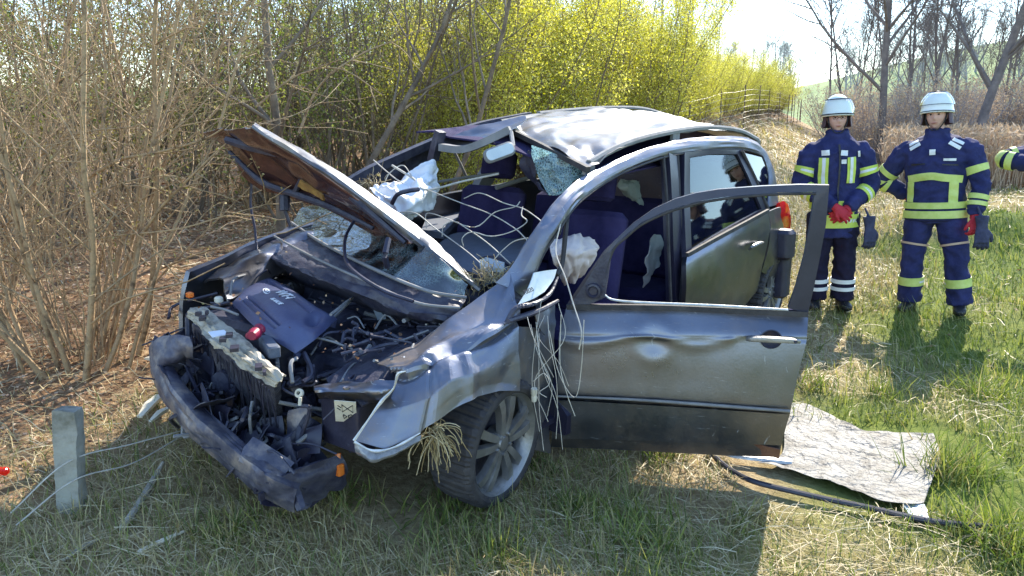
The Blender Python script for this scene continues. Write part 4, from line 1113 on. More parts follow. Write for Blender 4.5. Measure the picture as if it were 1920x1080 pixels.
mb = MB().sweep([ky(1288, 478, .895), ky(1340, 449, .91), ky(1390, 422, .915), ky(1440, 395, .91)], [(-.008, -.012), (.01, -.012), (.01, .012), (-.008, .012)], n=14); part(mb, 'belt_moulding', 'rubber', rdoor)
RO = [(1284, 286), (1335, 280), (1390, 281), (1414, 330), (1441, 393), (1365, 437), (1287, 482), (1283, 390)]
RI = [(1294, 295), (1335, 289), (1383, 289), (1405, 335), (1428, 392), (1360, 429), (1297, 468), (1294, 390)]
yo = [.745, .74, .74, .80, .88, .88, .88, .82]
mb = MB().ring([ky(p[0], p[1], y) for p, y in zip(RO, yo)], [ky(p[0], p[1], y) for p, y in zip(RI, yo)], (0, 1, .2), .03); part(mb, 'window_frame', 'paint_shaded', rdoor)
mb = MB().slab([ky(p[0], p[1], y - .012) for p, y in zip(RI, yo)], (0, 1, .2), .004); part(mb, 'window_pane', 'glass', rdoor)
mb = MB().slab([ky(1397, 287, .74), ky(1428, 295, .745), ky(1439, 322, .77), ky(1438, 378, .84), ky(1420, 335, .79)], (0, 1, .2), .004); part(mb, 'quarter_pane', 'glass_dark')
mb = MB().tube([ky(1391, 283, .75), ky(1414, 332, .80), ky(1441, 394, .89)], .014, 6, n=12); part(mb, 'window_post', 'rubber')
# centre pillar and striker post
mb = MB().sweep([ky(1254, 292, .71), ky(1258, 350, .75), ky(1262, 450, .80), ky(1266, 560, .82), ky(1262, 650, .80)], [(-.06, -.03), (.06, -.03), (.06, .03), (-.06, .03)], up=(0, 1, 0), n=20); part(mb, 'centre_pillar', 'paint_shaded')
mb = MB().tube([ky(1244, 294, .735), ky(1250, 370, .78), ky(1254, 470, .82), ky(1258, 570, .84)], .010, 6, n=20); mb.tube([ky(1270, 292, .735), ky(1274, 380, .79), ky(1280, 480, .84), ky(1276, 570, .86)], .012, 6, n=20); part(mb, 'pillar_seal', 'rubber')
mb = MB().sweep([(-.45, .80, .24), (-1.2, .84, .24), (-2.3, .86, .26)], [(-.06, -.07), (.05, -.07), (.06, .03), (.0, .09), (-.06, .09)], n=12); part(mb, 'sill', 'paint_shaded')
# rear quarter, wheel arch, rear end
QP = [[ky(1441, 397, .90), ky(1452, 392, .89), ky(1464, 388, .86)], [ky(1445, 430, .92), ky(1458, 430, .91), ky(1470, 428, .87)], [ky(1440, 470, .92), ky(1460, 475, .92), ky(1474, 470, .88)], [ky(1428, 510, .90), ky(1450, 520, .9), ky(1468, 520, .87)]]
mb = MB().sheet(QP, 16, 10, .02, crumple=.008, freq=8); part(mb, 'rear_quarter', 'paint')
xe = float(ky(1464, 388, .86)[0])
mb = MB().sheet([[(xe - .02, .72, 1.36), (xe - .06, .2, 1.52), (xe - .06, -.4, 1.55), (xe, -.72, 1.50)], [(xe - .06, .82, 1.0), (xe - .13, .3, 1.05), (xe - .13, -.4, 1.1), (xe - .05, -.80, 1.15)], [(xe - .05, .84, .75), (xe - .15, .3, .78), (xe - .15, -.4, .82), (xe - .05, -.82, .85)], [(xe, .82, .40), (xe - .1, .3, .40), (xe - .1, -.4, .45), (xe, -.80, .5)]], 14, 14, .02); part(mb, 'tailgate', 'paint')
mb = MB().sheet([[ky(1462, 380, .84), ky(1470, 377, .83), ky(1478, 384, .80)], [ky(1464, 402, .87), ky(1474, 400, .85), ky(1483, 408, .81)], [ky(1468, 425, .87), ky(1476, 428, .85), ky(1482, 432, .82)]], 10, 10, .03); part(mb, 'tail_light', 'red_lens')
mb = MB().rbox(ky(1468, 458, .93), (.16, .16, .22), .05); mb.rbox(ky(1462, 515, .90), (.14, .14, .34), .04); part(mb, 'rear_bumper_corner', 'plastic')
# right body side, tub, bulkhead
xr = xe + .02
mb = MB().sheet([[(.42, -.78, .90), (-.2, -.84, 1.02), (-1.2, -.86, 1.10), (-2.4, -.86, 1.15), (xr, -.82, 1.15)], [(.46, -.80, .75), (-.2, -.86, .85), (-1.2, -.88, .9), (-2.4, -.88, .92), (xr, -.84, .92)], [(.5, -.78, .5), (-.2, -.84, .5), (-1.2, -.86, .5), (-2.4, -.86, .52), (xr, -.82, .55)]], 14, 40, .03, crumple=.015, freq=4, seed=5); part(mb, 'right_body_side', 'paint')
mb = MB().sheet([[(-.15, -.8, .42), (-.15, 0, .32), (-.15, .78, .22)], [(-1.6, -.8, .42), (-1.6, 0, .32), (-1.6, .80, .22)], [(xr, -.8, .48), (xr, 0, .4), (xr, .80, .3)]], 8, 8, .03); part(mb, 'floor_pan', 'plastic')
mb = MB().sheet([[(-.2, -.80, .98), (-.15, 0, .90), (-.15, .74, .84)], [(-.12, -.8, .7), (-.1, 0, .62), (-.1, .74, .55)], [(-.2, -.8, .42), (-.15, 0, .32), (-.15, .78, .22)]], 10, 14, .02, crumple=.02, freq=7); part(mb, 'bulkhead', 'plastic_dusty')

# --- interior
def seat(x, y, z0, nm='front_seat', w=.50, back=.62, tilt=.22):
    r_ = empty(nm, (x, y, z0)); r_.parent = car
    mb = MB().rbox((0, 0, .18), (.50, w, .17), .08); cu = mb.build('seat_cushion', MT['fabric'], r_)
    c, s = math.cos(tilt), math.sin(tilt); R = np.array([[c, 0, -s], [0, 1, 0], [s, 0, c]])
    MB().rbox((-.27 - s * back / 2, 0, .22 + back / 2 * c), (.15, w * .96, back), .07, R=R).build('seat_back', MT['fabric'], r_)
    MB().rbox((-.29 - s * (back + .12), 0, .22 + (back + .14) * c), (.10, w * .5, .17), .045, R=R).build('headrest', MT['fabric'], r_)
seat(-1.05, .36, .28); seat(-1.05, -.36, .38)
mb = MB().rbox((-2.05, 0, .50), (.5, 1.35, .16), .08); mb.rbox((-2.35, 0, .82), (.16, 1.35, .55), .07, R=np.array([[.97, 0, -.22], [0, 1, 0], [.22, 0, .97]])); part(mb, 'rear_bench', 'fabric')
mb = MB().sheet([[kz(812, 462, .90), kz(862, 436, .92), kz(985, 444, .90)], [kz(850, 495, .93), kz(905, 470, .95), kz(1010, 475, .92)], [kz(905, 520, .92), kz(945, 508, .93), kz(1000, 505, .90)]], 14, 16, .05, crumple=.01, freq=6, ridge=False); part(mb, 'dashboard', 'dash')
mb = MB().slab([kz(790, 430, .96), kz(815, 374, 1.0), kz(866, 378, 1.0), kz(868, 398, .98), kz(832, 436, .95)], (0, 0, 1), .04); part(mb, 'dashboard_pad', 'dash')
mb = MB().sheet([[(-.2, -.7, .92), (-.25, 0, .86), (-.2, .70, .80)], [(-.42, -.7, .90), (-.45, 0, .82), (-.42, .70, .78)], [(-.45, -.7, .68), (-.48, 0, .6), (-.45, .70, .55)]], 8, 12, .03, crumple=.02, freq=6); part(mb, 'dashboard_shell', 'plastic')
mb = MB(); wc = np.array([-.62, .36, .80]); ax = norm(np.array([-.85, 0, .5])); u1 = np.array([0, 1., 0]); u2 = np.cross(ax, u1)
mb.tube([wc + (u1 * math.cos(a) + u2 * math.sin(a)) * .18 for a in np.linspace(0, 2 * math.pi, 33)], .015, 7); mb.rbox(wc, (.16, .16, .06), .05); mb.tube([wc - u1 * .17, wc + u1 * .17], .014, 6); mb.tube([wc, wc - ax * .3], .03, 8); part(mb, 'steering_wheel', 'plastic')
mb = MB().slab([kz(898, 488, .965), kz(912, 482, .97), kz(946, 492, .965), kz(944, 503, .96), kz(900, 500, .955)], (0, 0, 1), .02); part(mb, 'mirror_shell', 'pale_plate')
AB = [[kY(690, 352, 4.2), kY(712, 342, 4.25), kY(735, 345, 4.3), kY(772, 322, 4.4), kY(800, 306, 4.45)], [kY(700, 365, 4.1), kY(725, 360, 4.1), kY(755, 350, 4.15), kY(790, 335, 4.3), kY(818, 306, 4.45)],
      [kY(722, 385, 4.02), kY(745, 380, 3.98), kY(770, 370, 4.0), kY(800, 352, 4.2), kY(820, 340, 4.4)], [kY(738, 405, 4.0), kY(752, 408, 3.98), kY(775, 398, 4.0), kY(800, 388, 4.2), kY(818, 370, 4.4)], [kY(745, 410, 4.1), kY(760, 413, 4.1), kY(775, 410, 4.1), kY(792, 396, 4.25), kY(812, 380, 4.4)]]
mb = MB().sheet(AB, 50, 56, .006, crumple=.022, freq=10, seed=12, fn=folds(40, .022, .07, 30)); part(mb, 'passenger_airbag', 'airbag')
mb = MB().tube([kY(735, 382, 3.92), kY(745, 365, 3.9), kY(765, 358, 3.9), kY(785, 355, 3.95)], .012, 6, n=14); part(mb, 'airbag_strap', 'plastic')
DB = [[ky(1030, 456, .50), ky(1060, 443, .52), ky(1090, 443, .55), ky(1116, 449, .58)], [ky(1034, 478, .58), ky(1062, 468, .64), ky(1092, 466, .66), ky(1119, 468, .6)], [ky(1044, 505, .58), ky(1068, 498, .64), ky(1092, 494, .66), ky(1112, 490, .6)], [ky(1058, 535, .5), ky(1072, 532, .55), ky(1082, 528, .55), ky(1092, 520, .52)]]
mb = MB().sheet(DB, 40, 40, .01, crumple=.015, freq=9, seed=3, fn=folds(26, .018, .09, 31)); part(mb, 'driver_airbag', 'airbag_beige')
mb = MB().sheet([[ky(1163, 335, .3), ky(1198, 340, .3)], [ky(1160, 350, .33), ky(1202, 360, .33)], [ky(1172, 368, .3), ky(1206, 385, .3)]], 12, 12, .006, crumple=.03, freq=12, seed=6)
mb.sheet([[ky(1226, 440, .6), ky(1238, 440, .6)], [ky(1212, 480, .62), ky(1238, 480, .6)], [ky(1208, 540, .6), ky(1222, 515, .6)]], 14, 8, .006, crumple=.03, freq=12, seed=7); part(mb, 'curtain_airbag', 'cloth_grey')
mb = MB().sheet([[(-1.0, .66, 1.33), (-1.0, 0, 1.5), (-1.0, -.6, 1.55)], [(-2.2, .66, 1.38), (-2.2, 0, 1.55), (-2.2, -.6, 1.60)], [(-3.2, .64, 1.33), (-3.2, 0, 1.50), (-3.2, -.6, 1.55)]], 10, 10, .01, crumple=.03, freq=5); part(mb, 'headlining', 'fabric')

# --- wheels
def wheel(c, axis, spin=.3, flat=True):
    ax = norm(np.asarray(axis, float)); u = norm(np.cross(ax, [0, 0, 1.])); w = np.cross(u, ax); c = np.asarray(c, float)
    root = empty('wheel', tuple(c)); root.parent = car
    mb = MB(); prof = [(.215, -.09), (.225, -.102), (.25, -.108), (.266, -.104), (.279, -.085), (.283, -.03), (.283, .03), (.279, .085), (.266, .102), (.246, .107), (.230, .104), (.215, .09)]
    seg = 168; V = []; k = len(prof)
    for i in range(seg):
        a = 2 * math.pi * i / seg; rd = u * math.cos(a) + w * math.sin(a)
        for j, (r, t) in enumerate(prof):
            g = i % 4 == 0 and j in (3, 4, 5, 6, 7, 8) or (i % 8 == 2 and j in (4, 7))
            p = rd * (r - (.007 if g else 0)) + ax * (t + (.004 * math.sin(i * math.pi / 2) if 3 < j < 8 else 0))
            V.append(p)
    mb.add(V, [(i * k + j, i * k + j + 1, ((i + 1) % seg) * k + j + 1, ((i + 1) % seg) * k + j) for i in range(seg) for j in range(k - 1)])
    mb.build('tyre', MT['rubber'], root, angle=22)
    mb = MB().lathe([(.205, -.10), (.19, -.08), (.19, .04), (.205, .075), (.216, .092), (.224, .100), (.228, .094)], (0, 0, 0), ax, 64)
    def pt(a, r, t): return (u * math.cos(a) + w * math.sin(a)) * r + ax * t
    for q in range(5):
        for s in (-1, 1):
            a = spin + q * 2 * math.pi / 5
            P = [pt(a + s * .30, .045, .078), pt(a + s * .235, .10, .084), pt(a + s * .21, .16, .084), pt(a + s * .215, .205, .075)]
            mb.sweep(P, [(-.022, -.022), (.022, -.022), (.017, .008), (-.017, .008)], up=ax, n=6, scale=[.8, .9, 1, 1.1])
    mb.lathe([(0, .088), (.030, .088), (.034, .080), (.06, .078), (.066, .05), (.066, .02)], (0, 0, 0), ax, 30)
    rim = mb.build('rim', MT['alloy'], root)
    for q in range(5): MB().lathe([(0, .094), (.007, .094), (.008, .078)], pt(spin + .63 + q * 1.2566, .047, 0), ax, 6).build('wheel_bolt', MT['steel'], rim)
    mb = MB().lathe([(.02, .0), (.14, .0), (.14, -.02), (.02, -.02)], (0, 0, 0), ax, 32); mb.lathe([(.0, -.03), (.188, -.03)], (0, 0, 0), ax, 32); mb.build('brake_disc', MT['plastic_dusty'], root)
    return root
wheel((.035, .765, .305), (-.06, .99, -.08), .35)
wheel(ky(1425, 545, .80), (0, 1, -.05), .1)
wheel((-.02, -.72, .52), (.1, -1, .1), .2)
wheel((-3.0, -.74, .50), (0, -1, .05), .2)

# --- front end
LOW = [(282, 655, .56), (285, 703, .52), (308, 753, .47), (355, 816, .40), (417, 868, .33), (468, 912, .28), (500, 935, .25), (553, 960, .20)]
TOP = [(287, 640, .66), (296, 680, .62), (322, 726, .57), (372, 786, .50), (436, 842, .43), (488, 884, .38), (516, 902, .35), (556, 918, .30)]
BCK = [(300, 632, .66), (312, 668, .62), (338, 712, .57), (388, 770, .50), (450, 826, .43), (502, 870, .38), (528, 888, .35), (566, 904, .30)]
mb = MB().sheet([[kz(*p) for p in r] for r in (LOW, [((a[0] + b[0]) / 2 - 3, (a[1] + b[1]) / 2 + 3, (a[2] + b[2]) / 2) for a, b in zip(LOW, TOP)], TOP, BCK)], 19, 90, .006, crumple=.004, freq=9, seed=5, smooth=False, fn=folds(18, .007, .045, 6))
for p in [(307, 712, .535), (354, 790, .455), (484, 912, .30), (492, 930, .28)]:
    c = kz(p[0], p[1], p[2]); mb.box(c + np.array([.004, .0, 0]), (.02, .014, .03), mi=1)
beam = part(mb, 'bumper_beam', ['beam', 'plastic'], angle=25)
mb = MB().sheet([[kz(290, 660, .64), kz(302, 632, .72), kz(330, 628, .74), kz(358, 632, .74)], [kz(298, 690, .60), kz(320, 660, .68), kz(342, 650, .70), kz(362, 652, .70)], [kz(330, 700, .56), kz(345, 685, .6), kz(355, 675, .62), kz(366, 672, .64)]], 16, 18, .006, crumple=.03, freq=9, seed=2); part(mb, 'crash_box', 'beam')
mb = MB().sheet([[kz(500, 905, .34), kz(560, 880, .36), kz(640, 850, .36)], [kz(540, 915, .30), kz(590, 900, .30), kz(650, 870, .32)], [kz(556, 958, .18), kz(600, 935, .18), kz(650, 905, .2)]], 14, 18, .01, crumple=.03, freq=9, seed=6); part(mb, 'undertray', 'plastic_dusty')
SLT = [(356, 577, .80), (384, 575, .80), (424, 608, .78), (460, 634, .76), (498, 672, .73), (536, 706, .70)]
SLB = [(350, 592, .77), (366, 606, .77), (396, 640, .75), (432, 666, .73), (470, 692, .70), (516, 722, .68)]
mb = MB().sheet([[kz(*p) for p in SLT], [kz((a[0] + b[0]) / 2, (a[1] + b[1]) / 2, (a[2] + b[2]) / 2 + .012) for a, b in zip(SLT, SLB)], [kz(*p) for p in SLB], [kz(p[0] + 1, p[1] + 4, p[2] - .015) for p in SLB]], 22, 80, .006, crumple=.008, freq=14, seed=8, smooth=False, fn=folds(30, .014, .05, 21))
for p in [(372, 590, .81), (380, 598, .81), (388, 588, .81), (418, 638, .79), (440, 655, .77), (485, 690, .735), (496, 700, .725), (430, 630, .80)]:
    mb.box(kz(*p) + np.array([0, 0, .004]), ((.026 + .03 * ((p[0] * 7) % 3) / 2), .012 + .02 * ((p[1] * 5) % 4) / 3, .014), R=np.array([[.6, -.8, 0], [.8, .6, 0], [0, 0, 1.]]), mi=1)
slam = part(mb, 'radiator_support', ['slam', 'plastic'], angle=20)
mb = MB().slab([kz(390, 622, .805), kz(420, 618, .805), kz(428, 626, .80), kz(398, 632, .80)], (0, 0, 1), .003); part(mb, 'sticker', 'white_print', slam)
# crushed plastic and brackets packed between beam and radiator
rsq = np.random.RandomState(33); mbq = MB(); bk = spline([kz(*p) for p in BCK], 40); rdl = spline([kz(372, 690, .48), kz(440, 750, .43), kz(530, 820, .36), kz(600, 830, .38)], 40)
for i in range(150):
    f = rsq.rand(); g_ = rsq.rand() ** .8; j = int(f * 39); c = bk[j] * (1 - g_) + rdl[min(39, int(f * 39 + rsq.randint(-3, 4))) if f > .1 else j] * g_ + np.array([0, 0, rsq.uniform(-.16, .04)])
    c[2] = max(c[2], .10); a = norm(rsq.randn(3)) * rsq.uniform(.03, .10); b_ = norm(np.cross(a, rsq.randn(3))) * rsq.uniform(.015, .06)
    mbq.sheet([[c - a - b_, c - a * .2 - b_, c + a - b_], [c - a, c + rsq.randn(3) * .012, c + a], [c - a + b_, c + b_ * .8, c + a * .8 + b_]], 5, 6, .004, crumple=.012, freq=16, seed=i, smooth=False, mi=rsq.choice([0, 0, 1, 1, 2, 3]))
for i in range(40):
    j = rsq.randint(2, 38); c = bk[j] * .5 + rdl[j] * .5 + rsq.randn(3) * .05; e_ = c + rsq.randn(3) * [.10, .14, .08]; mbq.tube([c, (c + e_) / 2 + rsq.randn(3) * .04, e_], rsq.uniform(.003, .009), 5, n=8, mi=rsq.choice([0, 1, 4]))
tag(part(mbq, 'broken_front_pieces', ['plastic', 'plastic_dusty', 'beam', 'paint_shaded', 'trim_grey'], angle=25), kind='stuff')
# radiator pack below the support
mb = MB().sheet([[kz(362, 606, .72), kz(430, 668, .69), kz(512, 722, .65)], [kz(372, 680, .5), kz(440, 740, .45), kz(520, 790, .42)], [kz(380, 760, .3), kz(450, 810, .27), kz(530, 850, .25)]], 16, 24, .03, crumple=.02, freq=8, seed=3); rad = part(mb, 'radiator', 'radiator')
for i in range(26):
    f = i / 25; a = kz(366 + (510 - 366) * f, 612 + (726 - 612) * f, .70 - .05 * f); b_ = kz(378 + (526 - 378) * f, 745 + (838 - 745) * f, .33 - .06 * f)
    a += np.array([.022, .01, 0]); b_ += np.array([.022, .01, 0])
    m_ = (a + b_) / 2 + np.array([.012 * math.sin(i * 1.7), 0, 0]); MBf = MB().tube([a, m_, b_], .0035, 4, n=6); part(MBf, 'radiator_fin', 'plastic_dusty', rad)
fc = kz(438, 712, .52)
mb = MB(); mb.lathe([(.0, .02), (.05, .02), (.06, 0)], fc + np.array([.05, .0, 0]), (1, .2, .15), 18)
mb.tube([fc + np.array([.06, .24 * math.cos(a), .2 * math.sin(a)]) for a in np.linspace(-2.6, .8, 26)], .016, 6); mb.tube([kz(436, 705, .55), kz(442, 730, .5), kz(432, 745, .48)], .025, 8)
part(mb, 'fan_shroud', 'plastic_dusty')
mb = MB()
for q in range(7):
    a = q * 2 * math.pi / 7; d = np.array([0, math.cos(a), math.sin(a)]); e = np.array([.5, -math.sin(a) * .8, math.cos(a) * .8]); c = fc + np.array([.045, 0, 0])
    mb.sheet([[c + d * .05 - e * .02, c + d * .05 + e * .02], [c + d * .19 - e * .035, c + d * .19 + e * .035]], 5, 4, .004)
part(mb, 'fan_blade', 'plastic')
mb = MB().sheet([[kz(420, 720, .44), kz(450, 770, .40), kz(500, 800, .36)], [kz(440, 715, .50), kz(475, 765, .44), kz(525, 790, .40)]], 6, 16, .006, crumple=.01, freq=20); part(mb, 'torn_mesh', 'steel')
# engine with its cover
E0 = [[kz(434, 560, .80), kz(466, 530, .835), kz(500, 512, .85)], [kz(470, 598, .80), kz(512, 560, .845), kz(550, 540, .85)], [kz(512, 628, .775), kz(552, 600, .815), kz(592, 568, .825)], [kz(553, 654, .74), kz(590, 628, .775), kz(632, 590, .79)]]
def cov_fn(A, Nn, u, v):
    k = np.zeros_like(u)
    for c in (.15, .25): k -= .013 * np.exp(-((v - c) / .022) ** 2) * (u > .12) * (u < .62)
    k -= .012 * np.exp(-((v - .82) / .03) ** 2) * (u > .1) * (u < .7)
    k -= .035 * np.exp(-(((v - .72) / .11) ** 2 + ((u - .82) / .07) ** 2))
    e = np.minimum(np.minimum(u, 1 - u), np.minimum(v, 1 - v)); k -= .02 * np.exp(-e / .03)
    return A + Z * k[..., None]
mb = MB().sheet(E0, 54, 44, .045, fn=cov_fn); cov = part(mb, 'engine_cover', 'cover', angle=24)
# raised print on the cover: ring emblem and two lines of letters
ex_ = norm(kz(541, 566, .84) - kz(500, 541, .85)); ey_ = norm(kz(520, 536, .85) - kz(505, 553, .84)); nz_ = norm(np.cross(ex_, ey_))
def onc(px, py, z): return kz(px, py, z) + nz_ * .006
ce = onc(500, 548, .842)
mb = MB()
def ell(c, a, b, rr=.0022):
    mb.tube([c + ex_ * a * math.cos(t) + ey_ * b * math.sin(t) for t in np.linspace(0, 2 * math.pi, 25)], rr, 5)
ell(ce, .040, .030); ell(ce + ey_ * .0, .011, .025, .0018); ell(ce + ey_ * .012, .024, .011, .0018)
part(mb, 'emblem', 'white_print', cov)
text_mesh('printed_letters', 'VVT-i', .064, MT['white_print'], cov, frame_m(onc(515, 549, .85), ex_, ey_), .0008, shear=.15, bold=.0012)
text_mesh('printed_letters', '16 VALVE', .029, MT['white_print'], cov, frame_m(onc(506, 562, .842), ex_, ey_), .0008, bold=.0006)
mb = MB().rbox((.28, -.28, .55), (.5, .62, .40), .05); mb.rbox((.2, .15, .48), (.36, .34, .3), .05); mb.lathe([(0, 0), (.05, 0), (.05, .12), (0, .12)], (.4, .02, .6), (0, 1, 0), 16); part(mb, 'engine_block', 'plastic_dusty')
# clutter of hoses, looms and brackets
rsx = np.random.RandomState(21); mb = MB()
for i in range(120):
    a = np.array([rsx.uniform(-.05, .62), rsx.uniform(-.7, .58), rsx.uniform(.5, .74)]); a[2] -= .10 * a[1]
    b_ = a + np.array([rsx.uniform(-.25, .25), rsx.uniform(-.3, .3), rsx.uniform(-.12, .06)]); m_ = (a + b_) / 2 + rsx.randn(3) * .06
    mb.tube([a, m_, b_], rsx.uniform(.003, .011), 6, n=10, mi=rsx.choice([0, 0, 1, 1, 2]))
tag(part(mb, 'hoses_and_looms', ['plastic', 'plastic_dusty', 'trim_grey']), kind='stuff')
mb = MB()
for i in range(110):
    a = np.array([rsx.uniform(-.05, .6), rsx.uniform(-.72, .58), rsx.uniform(.42, .66)]); a[2] -= .10 * a[1]
    q_ = rsx.rand() * 3; R = np.array([[math.cos(q_), -math.sin(q_), 0], [math.sin(q_), math.cos(q_), 0], [0, 0, 1]]) @ np.array([[1, 0, 0], [0, math.cos(q_ * .4), -math.sin(q_ * .4)], [0, math.sin(q_ * .4), math.cos(q_ * .4)]])
    mb.rbox(a, rsx.uniform(.015, .08, 3), .010, R=R, mi=rsx.choice([0, 0, 1, 1, 2]), seg=2)
tag(part(mb, 'broken_engine_pieces', ['plastic', 'plastic_dusty', 'beam']), kind='stuff')
mb = MB().sheet([[(-.1, .30, .72), (.25, .34, .68), (.55, .36, .62)], [(-.1, .55, .74), (.25, .56, .70), (.6, .55, .62)], [(-.1, .64, .70), (.25, .66, .66), (.6, .62, .58)]], 14, 16, .01, crumple=.03, freq=9, seed=4); part(mb, 'inner_wing', 'plastic_dusty')
mb = MB().lathe([(0, .03), (.02, .03), (.022, .018), (.06, .014), (.075, 0), (.08, -.01)], (.02, .46, .745), (.05, .1, 1), 22); part(mb, 'strut_top', 'plastic_dusty')
for i_ in range(5): MB().lathe([(0, .012), (.008, .012), (.009, 0)], (.02 + .05 * math.cos(i_ * 1.256), .46 + .05 * math.sin(i_ * 1.256), .757), (0, 0, 1), 8).build('strut_nut', MT['steel'], car)
rsz = np.random.RandomState(8); mb = MB()
for i_ in range(34):
    a = np.array([rsz.uniform(-.08, .5), rsz.uniform(.22, .62), .0]); a[2] = .735 + rsz.uniform(0, .03) - .08 * a[0]
    b_ = a + np.array([rsz.uniform(-.22, .22), rsz.uniform(-.16, .16), rsz.uniform(-.02, .05)]); mb.tube([a, (a + b_) / 2 + rsz.randn(3) * [.04, .04, .025], b_], rsz.uniform(.003, .010), 6, n=10, mi=rsz.choice([0, 1, 1, 2]))
tag(part(mb, 'hoses_and_looms', ['plastic', 'plastic_dusty', 'trim_grey']), kind='stuff')
mb = MB().sheet([[(.35, -.80, .84), (.0, -.86, .95), (-.3, -.86, 1.02)], [(.35, -.62, .88), (.0, -.68, .98), (-.3, -.70, 1.02)], [(.38, -.55, .78), (.0, -.60, .86), (-.3, -.62, .9)]], 14, 18, .01, crumple=.03, freq=8, seed=9); part(mb, 'right_front_wing', 'paint')
mb = MB().rbox(kz(655, 770, .55) + np.array([-.07, -.04, -.06]), (.18, .22, .20), .015); bat = part(mb, 'battery', 'plastic')
p0, p1, p2, p3 = kz(629, 752, .60), kz(669, 755, .60), kz(671, 792, .49), kz(632, 790, .49)
off = np.array([.03, .03, .02]); mb = MB().slab([p0 + off, p1 + off, p2 + off, p3 + off], np.cross(p1 - p0, p3 - p0), .003); lab = part(mb, 'battery_label', 'label', bat)
mb = MB(); ux, uy = (p1 - p0), (p3 - p0); nn_ = norm(np.cross(ux, uy)); nn_ = nn_ * np.sign(np.dot(nn_, CAMC - p0))
def lp(a, b): return p0 + off + ux * a + uy * b + nn_ * .004
for s in ([(.35, .15), (.85, .5), (.85, .15), (.35, .5), (.35, .15)], [(.15, .2), (.3, .3)], [(.12, .32), (.28, .42)], [(.4, .62), (.55, .72), (.42, .82), (.38, .7), (.4, .62)], [(.62, .66), (.75, .6), (.86, .72), (.76, .86), (.64, .8), (.62, .66)], [(.7, .72), (.8, .76)]):
    mb.tube([lp(*q) for q in s], .0018, 4)
part(mb, 'printed_symbols', 'black_print', lab)
mb = MB().slab([kz(692, 563, .80), kz(712, 562, .82), kz(724, 597, .72), kz(708, 600, .70)], (.5, .3, .8), .002); part(mb, 'paper_tag', 'pale_plate')
mb = MB().tube([kz(472, 630, .80), kz(484, 620, .80), kz(492, 610, .82)], [.018, .027, .02, .026, .012], 10, n=12); mb.tube([kz(464, 630, .79), kz(474, 627, .80)], [.012, .022], 8); part(mb, 'red_filler_cap', 'red_plastic')
mb = MB().rbox(kz(505, 650, .74), (.05, .20, .05), .012, R=np.array([[.9, .4, 0], [-.4, .9, 0], [0, 0, 1]])); part(mb, 'relay_box', 'dash')
mb = MB()
for i in range(9): mb.box(kz(520 + i * .5, 672 + i * 6, .70 - i * .012), (.012, .12, .005), R=np.array([[.8, .6, 0], [-.6, .8, 0], [0, 0, 1]]))
mb.tube([kz(556, 672, .72), kz(545, 682, .72), kz(548, 718, .66)], .008, 6, n=10); part(mb, 'oil_cooler', 'trim_grey')
mb = MB(); mb.lathe([(.008, 0), (.018, .002), (.018, .012), (.008, .014)], kz(563, 738, .60), (1, .3, .6), 14); mb.tube([kz(563, 745, .60), kz(562, 760, .57)], .007, 6); part(mb, 'tow_eye', 'label')
mb = MB(); mb.tube([kz(562, 760, .56), kz(580, 770, .54), kz(556, 840, .36), kz(545, 862, .30)], .008, 6, n=18); part(mb, 'hose', 'plastic_dusty'); mb = MB(); mb.tube([kz(556, 832, .40), kz(600, 800, .45), kz(650, 790, .48), kz(690, 800, .47)], .009, 6, n=20); part(mb, 'hose', 'trim_grey'); mb = MB(); mb.tube([kz(352, 595, .76), kz(352, 640, .66), kz(345, 690, .55)], .012, 6, n=12); part(mb, 'hose', 'plastic_dusty')
mb = MB().sheet([[kz(540, 770, .5), kz(585, 760, .52)], [kz(536, 820, .38), kz(575, 820, .4)], [kz(532, 858, .3), kz(560, 860, .3)]], 8, 6, .01, crumple=.015, freq=12); part(mb, 'chassis_leg', 'beam')
mb = MB().rbox(kz(636, 880, .30), (.035, .035, .05), .01); mb.tube([kz(634, 850, .36), kz(636, 880, .30)], .012, 6); part(mb, 'broken_lamp_socket', 'amber')
mb = MB().rbox(kz(356, 553, .84), (.03, .035, .025), .01); part(mb, 'indicator_bulb', 'amber')
mb = MB().rbox(kz(410, 562, .82), (.035, .035, .03), .012); part(mb, 'connector', 'label')
mb = MB(); mb.tube([kz(432, 552, .84), kz(438, 524, .88), kz(460, 515, .88), kz(478, 510, .88)], .006, 6, n=16); part(mb, 'metal_pipe', 'trim_grey'); mb = MB(); mb.tube([kz(395, 575, .84), kz(420, 580, .83), kz(446, 590, .82)], .006, 5, n=12); part(mb, 'metal_pipe', 'trim_grey'); mb = MB(); mb.tube([kz(620, 590, .82), kz(660, 560, .82), kz(580, 640, .72)], .007, 5, n=12); part(mb, 'metal_pipe', 'trim_grey')
# ------------------------------------------------------------------ firefighters
from mathutils.bvhtree import BVHTree
MT['cloth_navy'] = mat('cloth_navy', (.016, .020, .075), (.040, .045, .145), scale=7, rough=.85, bump=.25, bscale=70, spec=.25)
MT['cloth_dark'] = mat('cloth_dark', (.012, .011, .028), (.026, .022, .05), scale=7, rough=.9, bump=.25, bscale=70, spec=.2)
MT['lime'] = mat('lime', (.52, .66, .07), (.68, .78, .16), scale=14, rough=.55)
MT['lime_pale'] = mat('lime_pale', (.52, .63, .13), (.68, .75, .25), scale=14, rough=.55)
MT['silver'] = mat('silver', (.74, .76, .76), (.84, .85, .84), scale=14, rough=.45)
MT['skin'] = mat('skin', (.58, .32, .25), (.68, .41, .33), scale=14, rough=.55, bump=.05)
MT['lip'] = mat('lip', (.38, .12, .11), rough=.5)
MT['hair'] = mat('hair', (.06, .03, .018), (.13, .06, .035), scale=40, rough=.6, bump=.4)
